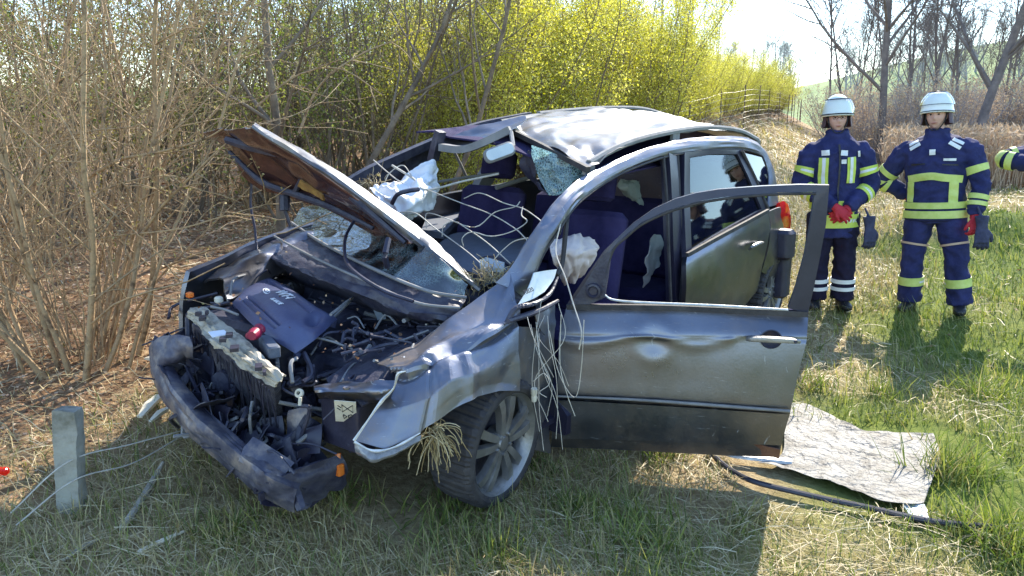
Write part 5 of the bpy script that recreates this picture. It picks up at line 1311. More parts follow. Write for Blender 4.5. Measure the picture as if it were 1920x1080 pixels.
MT['helmet'] = mat('helmet', (.84, .86, .80), (.88, .89, .85), scale=6, rough=.3, coat=.4)
MT['leather'] = mat('leather', (.05, .018, .03), (.09, .04, .05), scale=12, rough=.6, bump=.2)
MT['black'] = mat('black', (.015, .015, .018), rough=.45)
MT['glove_red'] = mat('glove_red', (.42, .012, .03), (.55, .03, .05), scale=14, rough=.7, bump=.3)
MT['glove_blue'] = mat('glove_blue', (.025, .028, .07), (.06, .065, .13), scale=14, rough=.75, bump=.4)
MT['tan_piping'] = mat('tan_piping', (.60, .42, .30), rough=.6)

def loft(path, rx, ry, seg=20, n=None, side=(1, 0, 0)):
    """closed tube of elliptical rings: rx along `side`, ry across; returns verts, faces"""
    path = np.asarray(path, float); rx = np.asarray(rx, float); ry = np.asarray(ry, float)
    if n:
        u0 = np.linspace(0, 1, len(path)); u1 = np.linspace(0, 1, n)
        path = spline(path, n); rx = spline(np.stack([rx, rx, rx], 1), n)[:, 0]; ry = spline(np.stack([ry, ry, ry], 1), n)[:, 0]
    T = norm(np.gradient(path, axis=0)); s0 = np.asarray(side, float)
    V = []
    for i in range(len(path)):
        s = norm(s0 - T[i] * np.dot(s0, T[i])); q = np.cross(T[i], s)
        for k in range(seg):
            a = 2 * math.pi * k / seg
            V.append(path[i] + s * math.cos(a) * rx[i] + q * math.sin(a) * ry[i])
    F = [(i * seg + k, i * seg + (k + 1) % seg, (i + 1) * seg + (k + 1) % seg, (i + 1) * seg + k) for i in range(len(path) - 1) for k in range(seg)]
    F += [tuple(range(seg))[::-1], tuple(range((len(path) - 1) * seg, len(path) * seg))]
    return np.array(V), F

def fused(name, pieces, m, parent, voxel=.012, wrinkle=0.0, wf=9.0, smooth=4, seed=0, loc=None):
    """fuse overlapping closed lofts into one continuous skin"""
    mb = MB()
    for V, F in pieces: mb.add(V, F)
    me = bpy.data.meshes.new(name + '_raw'); me.from_pydata(mb.v, [], mb.f)
    b = bmesh.new(); b.from_mesh(me); bmesh.ops.recalc_face_normals(b, faces=b.faces); b.to_mesh(me); b.free()
    t = bpy.data.objects.new(name + '_raw', me); tmp = bpy.data.scenes.new('fusing'); tmp.collection.objects.link(t)
    md = t.modifiers.new('r', 'REMESH'); md.mode = 'VOXEL'; md.voxel_size = voxel
    if smooth:
        sm = t.modifiers.new('s', 'SMOOTH'); sm.factor = .5; sm.iterations = smooth
    vl = tmp.view_layers[0]; vl.update()
    out = bpy.data.meshes.new_from_object(t.evaluated_get(vl.depsgraph))
    bpy.data.objects.remove(t); bpy.data.scenes.remove(tmp); bpy.data.meshes.remove(me)
    out.name = name; out.materials.clear(); out.materials.append(m)
    if wrinkle:
        cos = [v.co.copy() for v in out.vertices]; nrm = [v.normal.copy() for v in out.vertices]
        for v, p, vn in zip(out.vertices, cos, nrm):
            q = Vector((p.x * wf + seed, p.y * wf, p.z * wf * 1.3 + abs(p.x) * wf * .6))
            v.co = p + vn * wrinkle * ((1 - abs(noise.noise(q)) * 2.6) * .7 + .5 * noise.noise(q * 2.1))
    out.polygons.foreach_set('use_smooth', [True] * len(out.polygons))
    return link(name, out, parent, loc)

def head_piece(cx=0, cy=0, cz=0, nu=40, nv=30):
    V = []
    for j in range(nv + 1):
        th = math.pi * j / nv
        for i in range(nu):
            a = 2 * math.pi * i / nu
            x, y, z = math.sin(th) * math.sin(a), -math.sin(th) * math.cos(a), math.cos(th)   # y<0 is the face
            lower = max(0, -z)
            X = x * .076 * (1 - .34 * lower ** 1.5); Y = y * .098 * (1 - .10 * lower) - .010 * lower; Zc = z * .118
            if y < 0:
                f = -y
                g = lambda px, pz, sx, sz: math.exp(-((X - px) / sx) ** 2 - ((Zc - pz) / sz) ** 2) * (f > .2)
                Y += .006 * f ** 3
                Y -= .021 * g(0, -.022, .012, .016) + .012 * g(0, .002, .009, .022)          # nose
                Y += .011 * (g(.030, .010, .016, .010) + g(-.030, .010, .016, .010))          # eye sockets
                Y -= .006 * (g(.028, .026, .022, .008) + g(-.028, .026, .022, .008))          # brow
                Y -= .006 * g(0, -.060, .022, .008) - .006 * g(0, -.075, .02, .006) + .008 * g(0, -.098, .022, .014)
                Y -= .004 * (g(.045, -.025, .02, .02) + g(-.045, -.025, .02, .02))            # cheeks
            V.append((cx + X, cy + Y, cz + Zc))
    F = [(j * nu + i, j * nu + (i + 1) % nu, (j + 1) * nu + (i + 1) % nu, (j + 1) * nu + i) for j in range(nv) for i in range(nu)]
    return np.array(V), F

def hand_pieces(wrist, direc, palm_n, curl=.5, sc=1.0, spread=.2, thumb_side=1):
    """palm, four unequal bent fingers and a thumb leaving the side of the palm"""
    w = np.asarray(wrist, float); d = norm(np.asarray(direc, float)); n_ = np.asarray(palm_n, float); n_ = norm(n_ - d * np.dot(n_, d)); s = np.cross(d, n_) * thumb_side
    out = [loft([w - d * .02 * sc, w + d * .02 * sc, w + d * .06 * sc, w + d * .098 * sc], [.030 * sc, .036 * sc, .043 * sc, .040 * sc], [.022 * sc, .020 * sc, .018 * sc, .014 * sc], 14, side=s)]
    for k, (o, L) in enumerate([(.031, .070), (.0105, .080), (-.0105, .074), (-.031, .056)]):
        p = w + d * .088 * sc + s * o * sc; dd = norm(d + s * spread * o / .03); P = [p - d * .02 * sc, p]
        for q, f in enumerate((.42, .33, .25)):
            a = curl * (q + .6); v = dd * math.cos(a) + n_ * math.sin(a); P.append(P[-1] + v * L * f * sc)
        out.append(loft(P, np.array([.011, .0115, .0105, .0095, .007]) * sc, np.array([.011, .0115, .0105, .0095, .007]) * sc, 8, side=s))
    p = w + d * .025 * sc + s * .028 * sc
    P = [p, p + (s * .6 + d * .7 + n_ * .2) * .038 * sc]; P.append(P[-1] + (s * .25 + d * .8 + n_ * .45) * .032 * sc); P.append(P[-1] + (d * .8 + n_ * .6) * .022 * sc)
    out.append(loft(P, np.array([.014, .0135, .012, .008]) * sc, np.array([.014, .0135, .012, .008]) * sc, 8, side=n_))
    return out

def band(path, r, f0, f1, off, seg=28, ry=None, n=4, side=(1, 0, 0)):
    """a strip of tape round a limb or the trunk between fractions f0..f1 of its path"""
    path = np.asarray(path, float); m = 60
    P = spline(path, m); R = spline(np.stack([r, r, r], 1), m)[:, 0]; R2 = R if ry is None else spline(np.stack([ry, ry, ry], 1), m)[:, 0]
    u = np.linspace(f0, f1, n) * (m - 1)
    it = lambda A: np.stack([np.interp(u, np.arange(m), A[:, k]) for k in range(A.shape[1])], 1)
    Pq = it(P); Rq = it(R[:, None])[:, 0] + off; R2q = it(R2[:, None])[:, 0] + off
    T = norm(np.gradient(P, axis=0)); Tq = it(T); s0 = np.asarray(side, float); V = []
    for lay in (0, .004):
        for i in range(n):
            s = norm(s0 - Tq[i] * np.dot(s0, Tq[i])); q = np.cross(Tq[i], s)
            for k in range(seg):
                a = 2 * math.pi * k / seg; V.append(Pq[i] + s * math.cos(a) * (Rq[i] - lay) + q * math.sin(a) * (R2q[i] - lay))
    o = n * seg; F = []
    for i in range(n - 1):
        for k in range(seg):
            a, b, c, d = i * seg + k, i * seg + (k + 1) % seg, (i + 1) * seg + (k + 1) % seg, (i + 1) * seg + k
            F += [(a, b, c, d), (a + o, d + o, c + o, b + o)]
    for k in range(seg):
        a, b = k, (k + 1) % seg; F.append((a, a + o, b + o, b)); a, b = (n - 1) * seg + k, (n - 1) * seg + (k + 1) % seg; F.append((a, b, b + o, a + o))
    return V, F

def person(px, py, rz, label, spec):
    pos = on_ground(px, py); pos[2] = float(ground_z(pos[0], pos[1]))
    S = spec
    TOR = np.array([[0, .0, S['hem']], [0, 0, .98], [0, -.005, 1.12], [0, -.005, 1.28], [0, .0, 1.42], [0, .01, 1.50], [0, .01, 1.545]])
    TRX = np.array([.215, .205, .205, .222, .225, .16, .085]) * S.get('wide', 1); TRY = np.array([.155, .15, .15, .155, .145, .11, .075])
    arms = {}
    for sd in (-1, 1):
        A = np.array(S['arm_l' if sd > 0 else 'arm_r'], float)      # shoulder, elbow, wrist
        P = np.array([A[0], A[0] * .45 + A[1] * .55, A[1], A[1] * .45 + A[2] * .55, A[2]])
        arms[sd] = (P, np.array([.088, .080, .072, .067, .056]))
    legs = {}
    for sd in (-1, 1):
        L = np.array(S['leg_l' if sd > 0 else 'leg_r'], float)      # hip, knee, ankle
        P = np.array([L[0], L[0] * .5 + L[1] * .5, L[1], L[1] * .45 + L[2] * .55, L[2]])
        legs[sd] = (P, np.array([.118, .108, .092, .092, .095]))
    hc = np.array(S.get('head', (0, -.02, 1.70)))
    # the body itself: one continuous mesh, head to feet
    body = [head_piece(*hc), loft([(0, .02, 1.44), (0, .005, 1.54), hc + [0, .02, -.06]], [.07, .058, .056], [.065, .058, .06], 16),
            loft([(0, 0, .85), (0, 0, 1.0), (0, 0, 1.2), (0, 0, 1.40), (0, .01, 1.48)], [.15, .14, .15, .17, .08], [.10, .10, .105, .10, .06], 18)]
    for sd in (-1, 1):
        P, r = arms[sd]; body.append(loft(P, r * .55, r * .55, 10)); P, r = legs[sd]; body.append(loft(P, r * .6, r * .6, 10))
        body.append(loft([hc + [sd * .070, .012, .018], hc + [sd * .080, .018, .0], hc + [sd * .073, .012, -.028]], [.009, .012, .007], [.016, .022, .012], 8))
    root = fused('person', body, MT['skin'], None, voxel=.0075, smooth=2)
    root.location = pos; root.scale = (.965, .965, .965); root.rotation_euler = (0, S.get('tilt', 0), rz); tag(root, label, 'person')
    def sub(name, mb, m, par=None, angle=60): return mb.build(name, MT[m], par or root, angle=angle)
    # face details and hair
    for sd in (-1, 1):
        mb = MB(); V, F = head_piece(0, 0, 0, 10, 8); mb.add(V * np.array([.12, .08, .055]) + hc + [sd * .030, -.083, .011], F); sub('eye', mb, 'black')
        mb = MB().tube([hc + [sd * .014, -.096, .026], hc + [sd * .030, -.094, .031], hc + [sd * .046, -.082, .026]], .0042, 5); sub('eyebrow', mb, 'hair')
    mb = MB().tube([hc + [-.024, -.088, -.060], hc + [0, -.100, -.060], hc + [.024, -.088, -.060]], [.002, .0055, .002], 6, n=8); sub('lips', mb, 'lip')
    hair = head_piece(*(hc + [0, .012, .006])); V = (hair[0] - hc) * np.array([1.06, 1.04, 1.05]) + hc
    keep = [f for f in hair[1] if np.mean([V[k][1] for k in f]) - hc[1] > -.052 + max(0, .06 - (np.mean([V[k][2] for k in f]) - hc[2])) * .6 and np.mean([V[k][2] for k in f]) - hc[2] > -.05]
    sub('hair', MB().add(V, keep), 'hair')
    if S.get('glasses'):
        mb = MB()
        for sd in (-1, 1): mb.tube([hc + [sd * .031 + .021 * math.cos(a), -.106, .010 + .015 * math.sin(a)] for a in np.linspace(0, 2 * math.pi, 17)], .0018, 4)
        mb.tube([hc + [-.010, -.108, .012], hc + [.010, -.108, .012]], .0018, 4); sub('glasses', mb, 'black')
    # jacket
    tor = loft(TOR, TRX, TRY, 28, 26)
    pcs = [tor, loft([(0, .0, 1.49), (0, -.01, 1.545), (0, -.012, 1.59)], [.13, .095, .088], [.11, .092, .085], 20)]
    for sd in (-1, 1):
        P, r = arms[sd]; pcs.append(loft(P, r, r, 18, 18)); V, F = head_piece(0, 0, 0, 16, 12); pcs.append((V * np.array([1.15, .92, .75]) + P[0] + [-sd * .02, 0, .0], F))
    jk = fused('jacket', pcs, MT['cloth_navy'], root, voxel=.0115, wrinkle=.013, wf=10, smooth=2, seed=px)
    bv = BVHTree.FromPolygons([v.co.copy() for v in jk.data.vertices], [tuple(p.vertices) for p in jk.data.polygons])
    def front(pts, w, m, name, par=jk, lift=.008):
        """a flat strip laid on the chest along pts (x, z)"""
        P = spline([(a, b, 0) for a, b in pts], 12)
        T = norm(np.gradient(P, axis=0)); Nn = np.stack([-T[:, 1], T[:, 0], T[:, 2]], 1); V = []
        for q in range(5):
            for p, nn in zip(P, Nn):
                a = p + nn * w * (q / 4 - .5); h = bv.ray_cast(Vector((a[0], -.6, a[1])), Vector((0, 1, 0)))
                y = h[0].y if h[0] is not None and h[0].y < .05 else -.10
                V.append((a[0], y - lift, a[1]))
        G = np.array(V).reshape(5, 12, 3); return sub(name, MB().sheet(G, 5, 12, .003, smooth=False), m, par)
    for st in S['stripes']:
        kind = st[0]
        if kind == 'torso': V, F = band(TOR, TRX, st[1], st[2], .018, 36, TRY); sub('reflective_stripe', MB().add(V, F), st[3], jk)
        elif kind == 'front': front(st[1], st[2], st[3], 'reflective_stripe', lift=st[4] if len(st) > 4 else .008)
        elif kind == 'arm':
            for sd in st[4] if len(st) > 4 else (-1, 1):
                P, r = arms[sd]; V, F = band(P, r, st[1], st[2], .012); sub('reflective_stripe', MB().add(V, F), st[3], jk)
    for pt in S['patches']: front(pt[0], pt[1], pt[2], pt[3], lift=.012)
    if S.get('name'):
        nm = front([(.075, 1.335), (.165, 1.33)], .020, 'silver', 'name_strip', lift=.011)
    # trousers
    pcs = [loft([(0, 0, .80), (0, 0, .90), (0, 0, 1.0)], [.17, .19, .185], [.13, .135, .13], 22)]
    for sd in (-1, 1):
        P, r = legs[sd]; pcs.append(loft(P, r, r, 18, 16))
    tr = fused('trousers', pcs, MT['cloth_dark'] if S.get('black_legs') else MT['cloth_navy'], root, voxel=.0125, wrinkle=.015, wf=9, smooth=2, seed=px + 5)
    for f0, f1, m in S['leg_stripes']:
        for sd in (-1, 1):
            P, r = legs[sd]; V, F = band(P, r, f0, f1, .013); sub('reflective_stripe', MB().add(V, F), m, tr)
    for sd in (-1, 1):
        L = np.array(S['leg_l' if sd > 0 else 'leg_r'], float)[2]
        bt = [loft([(L[0], L[1] + .01, .20), (L[0], L[1] + .01, .10), (L[0], L[1], .03), (L[0], L[1], .0)], [.062, .055, .052, .055], [.075, .07, .08, .085], 16),
              loft([(L[0] + sd * .0, L[1] + .05, .045), (L[0] + sd * .01, L[1] - .06, .05), (L[0] + sd * .025, L[1] - .15, .04), (L[0] + sd * .03, L[1] - .19, .035)], [.045, .052, .052, .03], [.045, .05, .038, .025], 14)]
        fused('boot', bt, MT['black'], root, voxel=.012, smooth=2)
    # gloves
    for sd in (-1, 1):
        if S['hands'][sd] is None: continue
        A = np.array(S['arm_l' if sd > 0 else 'arm_r'], float); h = S['hands'][sd]
        pcs = hand_pieces(A[2] + norm(A[2] - A[1]) * .015, h['dir'], h['palm'], h.get('curl', .5), 1.12, thumb_side=h.get('thumb', 1))
        w = A[2]; d = norm(A[2] - A[1]); pcs.append(loft([w - d * .05, w + d * .03], [.046, .036], [.044, .030], 14))
        g = fused('glove', pcs, MT[h.get('mat', 'glove_red')], root, voxel=.0050, smooth=1)
    # helmet
    hp = empty('helmet', hc + [0, .012, .045]); hp.parent = root; hp.rotation_euler = (math.radians(-4), 0, 0)
    mb = MB(); nu, nv, V = 40, 14, []
    for j in range(nv + 1):
        th = math.pi / 2 * j / nv
        for i in range(nu):
            a = 2 * math.pi * i / nu; x, y, z = math.sin(th) * math.sin(a), -math.sin(th) * math.cos(a), math.cos(th)
            fl = max(0, (th - 1.36) / .21) ** 2 * .008; V.append((x * (.124 + fl), y * (.150 + fl * 1.6) + .008, z * .162 - .022 * (j / nv) ** 3))
    F = [(j * nu + i, j * nu + (i + 1) % nu, (j + 1) * nu + (i + 1) % nu, (j + 1) * nu + i) for j in range(nv) for i in range(nu)]
    mb.add(V, F); V2 = np.array(V[nv * nu:]); mb.add(np.concatenate([V2, V2 * [.93, .93, 1] + [0, 0, -.006], V2 * [.8, .8, 1] + [0, 0, .012]]), [(q * nu + i, q * nu + (i + 1) % nu, (q + 1) * nu + (i + 1) % nu, (q + 1) * nu + i) for q in (0, 1) for i in range(nu)])
    sub('shell', mb, 'helmet', hp)
    mb = MB().tube([(math.sin(a) * .130, -math.cos(a) * .160 + .009, -.016 + .002 * math.cos(a)) for a in np.linspace(-1.9, 1.9, 30)], .0045, 5); sub('rim_edging', mb, 'black', hp)
    t0, t1 = S['visor']; V = []
    for j in range(9):
        e = math.radians(t0 + (t1 - t0) * j / 8)
        for i in range(25):
            a = math.radians(-88 + 176 * i / 24); V.append((math.sin(a) * math.cos(e) * .136, -math.cos(a) * math.cos(e) * .168 + .006, math.sin(e) * .174 - .004))
    G = np.array(V).reshape(9, 25, 3); vz = sub('visor', MB().sheet(G, 9, 25, .003, smooth=False), 'visor', hp)
    mb = MB().tube(G[8] * 1.004, .005, 5); mb.tube(G[0] * 1.004, .0025, 5); sub('visor_edge', mb, 'black', vz)
    mb = MB().sheet([[(math.sin(a) * r, -math.cos(a) * r * 1.15 + .02, z) for a in np.linspace(1.05, 2 * math.pi - 1.05, 14)] for r, z in ((.112, .01), (.116, -.06), (.125, -.115))], 8, 30, .006); sub('neck_guard', mb, 'leather', hp)
    mb = MB().tube([(-.082, -.035, -.02), (-.068, -.055, -.10), (-.03, -.085, -.162), (.0, -.095, -.168), (.03, -.085, -.162), (.068, -.055, -.10), (.082, -.035, -.02)], .005, 5, n=24); sub('chin_strap', mb, 'black', hp)
    return root, pos

P1 = dict(wide=.93, tilt=math.radians(-2.5), hem=.66, glasses=True, black_legs=True, visor=(-2, 42), head=(-.005, -.02, 1.685),
    arm_l=[(.215, 0, 1.40), (.285, -.03, 1.10), (.085, -.20, .93)], arm_r=[(-.215, 0, 1.40), (-.285, -.03, 1.12), (-.03, -.215, .95)],
    leg_l=[(.10, 0, .86), (.105, -.02, .50), (.10, .0, .09)], leg_r=[(-.10, 0, .86), (-.12, -.02, .50), (-.125, .0, .09)],
    hands={-1: dict(dir=(.75, -.1, -.55), palm=(-.1, .9, -.3), curl=.42, thumb=-1), 1: dict(dir=(-.8, .1, -.5), palm=(0, .9, -.2), curl=.5, thumb=1)},
    stripes=[('torso', .045, .10, 'lime'), ('torso', .125, .175, 'lime'), ('torso', .066, .082, 'silver', ), ('torso', .145, .158, 'silver'),
             ('front', [(-.115, 1.36), (-.118, 1.20), (-.112, 1.09)], .075, 'lime'), ('front', [(-.115, 1.36), (-.118, 1.20), (-.112, 1.09)], .026, 'silver', .014),
             ('front', [(.105, 1.36), (.108, 1.25), (.105, 1.14)], .070, 'lime'), ('front', [(.105, 1.36), (.108, 1.25), (.105, 1.14)], .024, 'silver', .014),
             ('front', [(.11, .90), (.115, .80)], .075, 'lime'), ('arm', .20, .30, 'lime'), ('arm', .235, .265, 'silver'), ('arm', .60, .70, 'lime'), ('arm', .635, .665, 'silver')],
    patches=[([(-.135, 1.40), (-.075, 1.405)], .045, 'silver', 'pocket_flap'), ([(.015, 1.40), (.07, 1.395)], .045, 'silver', 'pocket_flap'), ([(.022, 1.325), (.062, 1.325)], .036, 'silver', 'chest_badge'), ([(.165, 1.41), (.172, 1.36)], .02, 'silver', 'small_tag'), ([(.0, 1.47), (.01, 1.30), (.0, 1.0)], .014, 'black', 'zip')],
    leg_stripes=[(.74, .785, 'silver'), (.83, .875, 'silver')])
for k in ('silver',): P1['stripes'] = [s if not (s[0] == 'torso' and s[3] == 'silver') else s for s in P1['stripes']]
p1, pos1 = person(1555, 577, math.radians(-14), 'slimmer firefighter in a lime-striped navy coat, hands folded, behind the open car door', P1)
P2 = dict(tilt=math.radians(-4.5), hem=.82, wide=1.12, visor=(14, 60), head=(-.01, -.02, 1.70), name=True,
    arm_l=[(.25, .0, 1.41), (.335, -.02, 1.12), (.31, -.09, .86)], arm_r=[(-.25, .0, 1.41), (-.43, .04, 1.17), (-.25, .10, 1.02)],
    leg_l=[(.115, 0, .86), (.175, -.03, .50), (.21, .0, .09)], leg_r=[(-.115, 0, .86), (-.165, -.03, .50), (-.185, .0, .09)],
    hands={-1: dict(dir=(.8, .2, -.4), palm=(0, -.9, 0), curl=.3, mat='glove_red'), 1: dict(dir=(.05, -.15, -1), palm=(-.6, .4, 0), curl=.75, thumb=-1)},
    stripes=[('torso', .02, .085, 'lime_pale'), ('torso', .105, .165, 'lime_pale'), ('front', [(-.20, 1.175), (-.08, 1.195), (0, 1.20), (.08, 1.185), (.21, 1.165)], .062, 'lime_pale'),
             ('front', [(.155, 1.15), (.15, .97)], .065, 'lime_pale', .010), ('front', [(-.175, 1.15), (-.18, .98)], .055, 'lime_pale', .010),
             ('arm', .22, .32, 'lime_pale', (1,)), ('arm', .66, .73, 'lime_pale', (1,)), ('arm', .76, .83, 'lime_pale', (1,)), ('arm', .30, .37, 'lime_pale', (-1,)), ('arm', .46, .53, 'lime_pale', (-1,)), ('arm', .57, .64, 'lime_pale', (-1,)),
             ('front', [(-.11, 1.475), (-.19, 1.43)], .028, 'silver', .012), ('front', [(-.13, 1.50), (-.20, 1.465)], .022, 'silver', .012), ('front', [(.11, 1.475), (.19, 1.42)], .028, 'silver', .012), ('front', [(.13, 1.50), (.21, 1.455)], .022, 'silver', .012)],
    patches=[([(-.03, 1.40), (.015, 1.40)], .045, 'silver', 'chest_badge'), ([(-.17, 1.30), (-.06, 1.305)], .012, 'black', 'pocket_flap'), ([(.07, 1.295), (.18, 1.285)], .012, 'black', 'pocket_flap')],
    leg_stripes=[(.34, .365, 'tan_piping'), (.70, .79, 'lime_pale'), (.735, .755, 'silver')])
p2, pos2 = person(1748, 584, math.radians(-38), 'broader firefighter in a navy jacket with one hand on the hip, feet apart', P2)
P3 = dict(P2); P3.update(visor=(5, 50), name=False, arm_r=[(-.25, .0, 1.41), (-.47, -.10, 1.36), (-.22, -.22, 1.30)], arm_l=[(.25, .0, 1.41), (.40, -.05, 1.15), (.22, -.2, 1.2)], hands={-1: dict(dir=(.9, -.1, 0), palm=(0, .5, -.8), curl=.4), 1: dict(dir=(-.8, -.2, .2), palm=(0, .5, -.8), curl=.4)})
p3, pos3 = person(1990, 585, math.radians(-30), 'third firefighter mostly cut off by the right edge, only a striped sleeve showing', P3)
# spare gloves hung from the left hand or the belt: things of their own
def spare_glove(base, rz, off, label, m='glove_blue', sc=1.15):
    R = Matrix.Rotation(rz, 3, 'Z'); o = base + np.array(R @ Vector(off))
    g = fused('work_glove', hand_pieces((0, 0, 0), (.10, -.08, -1), (-.35, .9, 0), .55, sc, spread=.14) + [loft([(-.01, 0, .09), (0, 0, 0)], [.052, .040], [.035, .028], 14), loft([(-.05, .01, .16), (-.02, 0, .10), (-.01, 0, .07)], [.010, .012, .014], [.006, .008, .010], 8)], MT[m], None, voxel=.006, smooth=2)
    g.location = o; g.rotation_euler = (0, 0, rz); tag(g, label, 'glove')
spare_glove(pos1, math.radians(-14), (.235, -.13, .74), 'dark blue work glove hanging at the hip of the slimmer firefighter', sc=1.3)
spare_glove(pos2, math.radians(-38), (.30, -.15, .77), 'dark blue work glove held in the red-gloved hand of the broader firefighter', sc=1.3)
# ------------------------------------------------------------------ things lying about
MT['foil'] = mat('foil', (.11, .10, .085), (.24, .23, .21), spec=.15, scale=9, rough=.55, metal=.1, bump=1.0, bscale=34, c3=(.31, .30, .28), detail=12)
MT['wood_grey'] = mat('wood_grey', (.30, .27, .21), (.50, .46, .38), scale=12, rough=.85, bump=.4)
MT['splinter'] = mat('splinter', (.62, .55, .40), (.78, .72, .58), scale=14, rough=.8)
MT['cable'] = mat('cable', (.02, .02, .035), (.04, .04, .06), scale=10, rough=.4)
MT['vine'] = mat('vine', (.34, .31, .26), (.56, .53, .46), scale=20, rough=.6)
# foil sheet
FO_ = [[(1484, 757), (1512, 758), (1545, 771), (1572, 784), (1618, 806), (1680, 808), (1750, 812)],
       [(1472, 800), (1520, 800), (1556, 812), (1590, 822), (1640, 838), (1700, 843), (1762, 848)],
       [(1466, 850), (1500, 850), (1548, 858), (1595, 866), (1645, 880), (1700, 886), (1752, 888)],
       [(1420, 866), (1470, 878), (1530, 895), (1590, 913), (1645, 935), (1690, 944), (1732, 943)]]
def g3(p, dz): q = on_ground(p[0], p[1], dz); return q
rs = np.random.RandomState(3)
G = [[g3(p, .036) for p in r] for r in FO_]
mb = MB().sheet(G, 60, 80, .002, crumple=.008, freq=9, seed=4, fn=folds(24, .006, .06, 40, axis=(0, 0, 1)))
mb2 = mb; tag(mb.build('foil_sheet', MT['foil'], None, angle=70), 'crinkled silvery sheet lying on the grass beside the open door', 'sheet')
mb = MB().sheet([[g3(p, .03) for p in ((1690, 940), (1730, 940))], [g3(p, .03) for p in ((1706, 968), (1742, 972))]], 8, 10, .004, crumple=.02, freq=16); tag(mb.build('torn_strip', MT['pale_plate'], None), 'small bent grey strip at the corner of the foil by the cable', 'debris')
mb = MB().tube([g3(p, .03) for p in ((1326, 840), (1352, 868), (1385, 890), (1420, 905), (1480, 920), (1550, 936), (1620, 950), (1690, 966), (1760, 979), (1860, 988))], .013, 8, n=60); tag(mb.build('black_cable', MT['cable'], None), 'black rubber seal snaking over the grass in front of the foil', 'cable')
mb = MB().sweep([g3(p, .03) for p in ((1352, 848), (1380, 856), (1430, 862), (1484, 868))], [(-.022, 0), (.022, 0), (.016, .014), (-.016, .014)], n=20); tag(mb.build('metal_strip', MT['steel'], None), 'bright metal sill strip lying under the open door', 'strip')
# stump post and its loose fence wires
p0 = on_ground(136, 955); g0 = float(ground_z(p0[0], p0[1])); d0 = np.linalg.norm(p0[:2])
r_ = ray(127, 768); top = np.array([0, 0, EYE]) + r_ * (p0[1] + .03) / r_[1]
mb = MB(); ax = norm(top - p0); sx = np.array([1., 0, 0]); sx = norm(sx - ax * np.dot(sx, ax))
mb.sweep([p0 - ax * .1, p0 + (top - p0) * .3, p0 + (top - p0) * .7, top - ax * .01, top], [(.046, -.030), (.044, .0), (.040, .036), (.030, .042), (-.012, .045), (-.036, .040), (-.045, .004), (-.044, -.030), (0, -.034)], up=(0, 1, 0), n=26, scale=[1.0, .98, 1.03, 1.0, .9])
for i_ in range(len(mb.v)):
    q_ = noise.noise_vector(Vector(mb.v[i_]) * 22); k_ = .006 if i_ < len(mb.v) - 18 else .012
    mb.v[i_] = tuple(np.array(mb.v[i_]) + np.array(q_) * k_)
tag(mb.build('fence_post', MT['post_wood'], None), 'short weathered grey fence post in front of the bumper', 'post')
def wirepath(pts, r, m, label, name='loose_wire', n=30, cat='wire', dz=None, group=None):
    P = [kk if len(kk) == 3 and isinstance(kk, np.ndarray) else kk for kk in pts]
    o = MB().tube(P, r, 6, n=n).build(name, MT[m], None)
    tag(o, label, cat, group); return o
def at_h(px, py, h):
    z = 0.
    for _ in range(8):
        p = gz(px, py, z + h); z = float(ground_z(p[0], p[1]))
    return p
wirepath([at_h(20, 962, .06), at_h(128, 866, .22), at_h(250, 832, .2), at_h(400, 792, .15)], .003, 'vine', 'thin pale fence wire running from the post towards the bumper, upper strand')
wirepath([at_h(30, 985, .05), at_h(140, 900, .15), at_h(250, 868, .10), at_h(350, 812, .08)], .003, 'vine', 'thin pale fence wire running from the post towards the bumper, lower strand')
def stick(pts, r, m, label, name='stick'):
    tag(MB().tube([on_ground(p[0], p[1], p[2] if len(p) > 2 else .02) for p in pts], r, 7, n=14).build(name, MT[m], None), label, 'stick')
stick([(230, 990), (262, 942), (290, 895), (306, 866, .05)], [.012, .015, .013, .006], 'wood_grey', 'pale broken stick in the shaded grass right of the fence post')
stick([(258, 1036), (300, 1016), (355, 992)], [.008, .010, .004], 'splinter', 'pale splinter lying at the bottom left of the grass')
stick([(182, 1012), (150, 1030), (118, 1052)], [.006, .009, .005], 'wood_grey', 'short grey twig below the fence post')
for i, (pts, w, lab) in enumerate([(((262, 782), (300, 742)), .05, 'pale split board behind the left end of the bumper beam'), (((282, 790), (318, 765)), .03, 'narrow pale splinter of board beside the bumper beam'), (((272, 672), (292, 676)), .035, 'small pale chip of wood beside the bumper beam end')]):
    a, b = [on_ground(p[0], p[1], .04) for p in pts]
    tag(MB().sweep([a, (a + b) / 2 + [0, 0, .01], b], [(-w / 2, -.008), (w / 2, -.010), (w / 2, .008), (-w / 2, .010)], scale=[.5, 1, .8]).build('wood_splinter', MT['splinter'], None), lab, 'wood')
a = on_ground(4, 884, .04); tag(MB().rbox(a, (.05, .035, .03), .012).build('reflector', MT['red_lens'], None), 'orange-red lamp fragment at the left edge of the ground', 'debris')
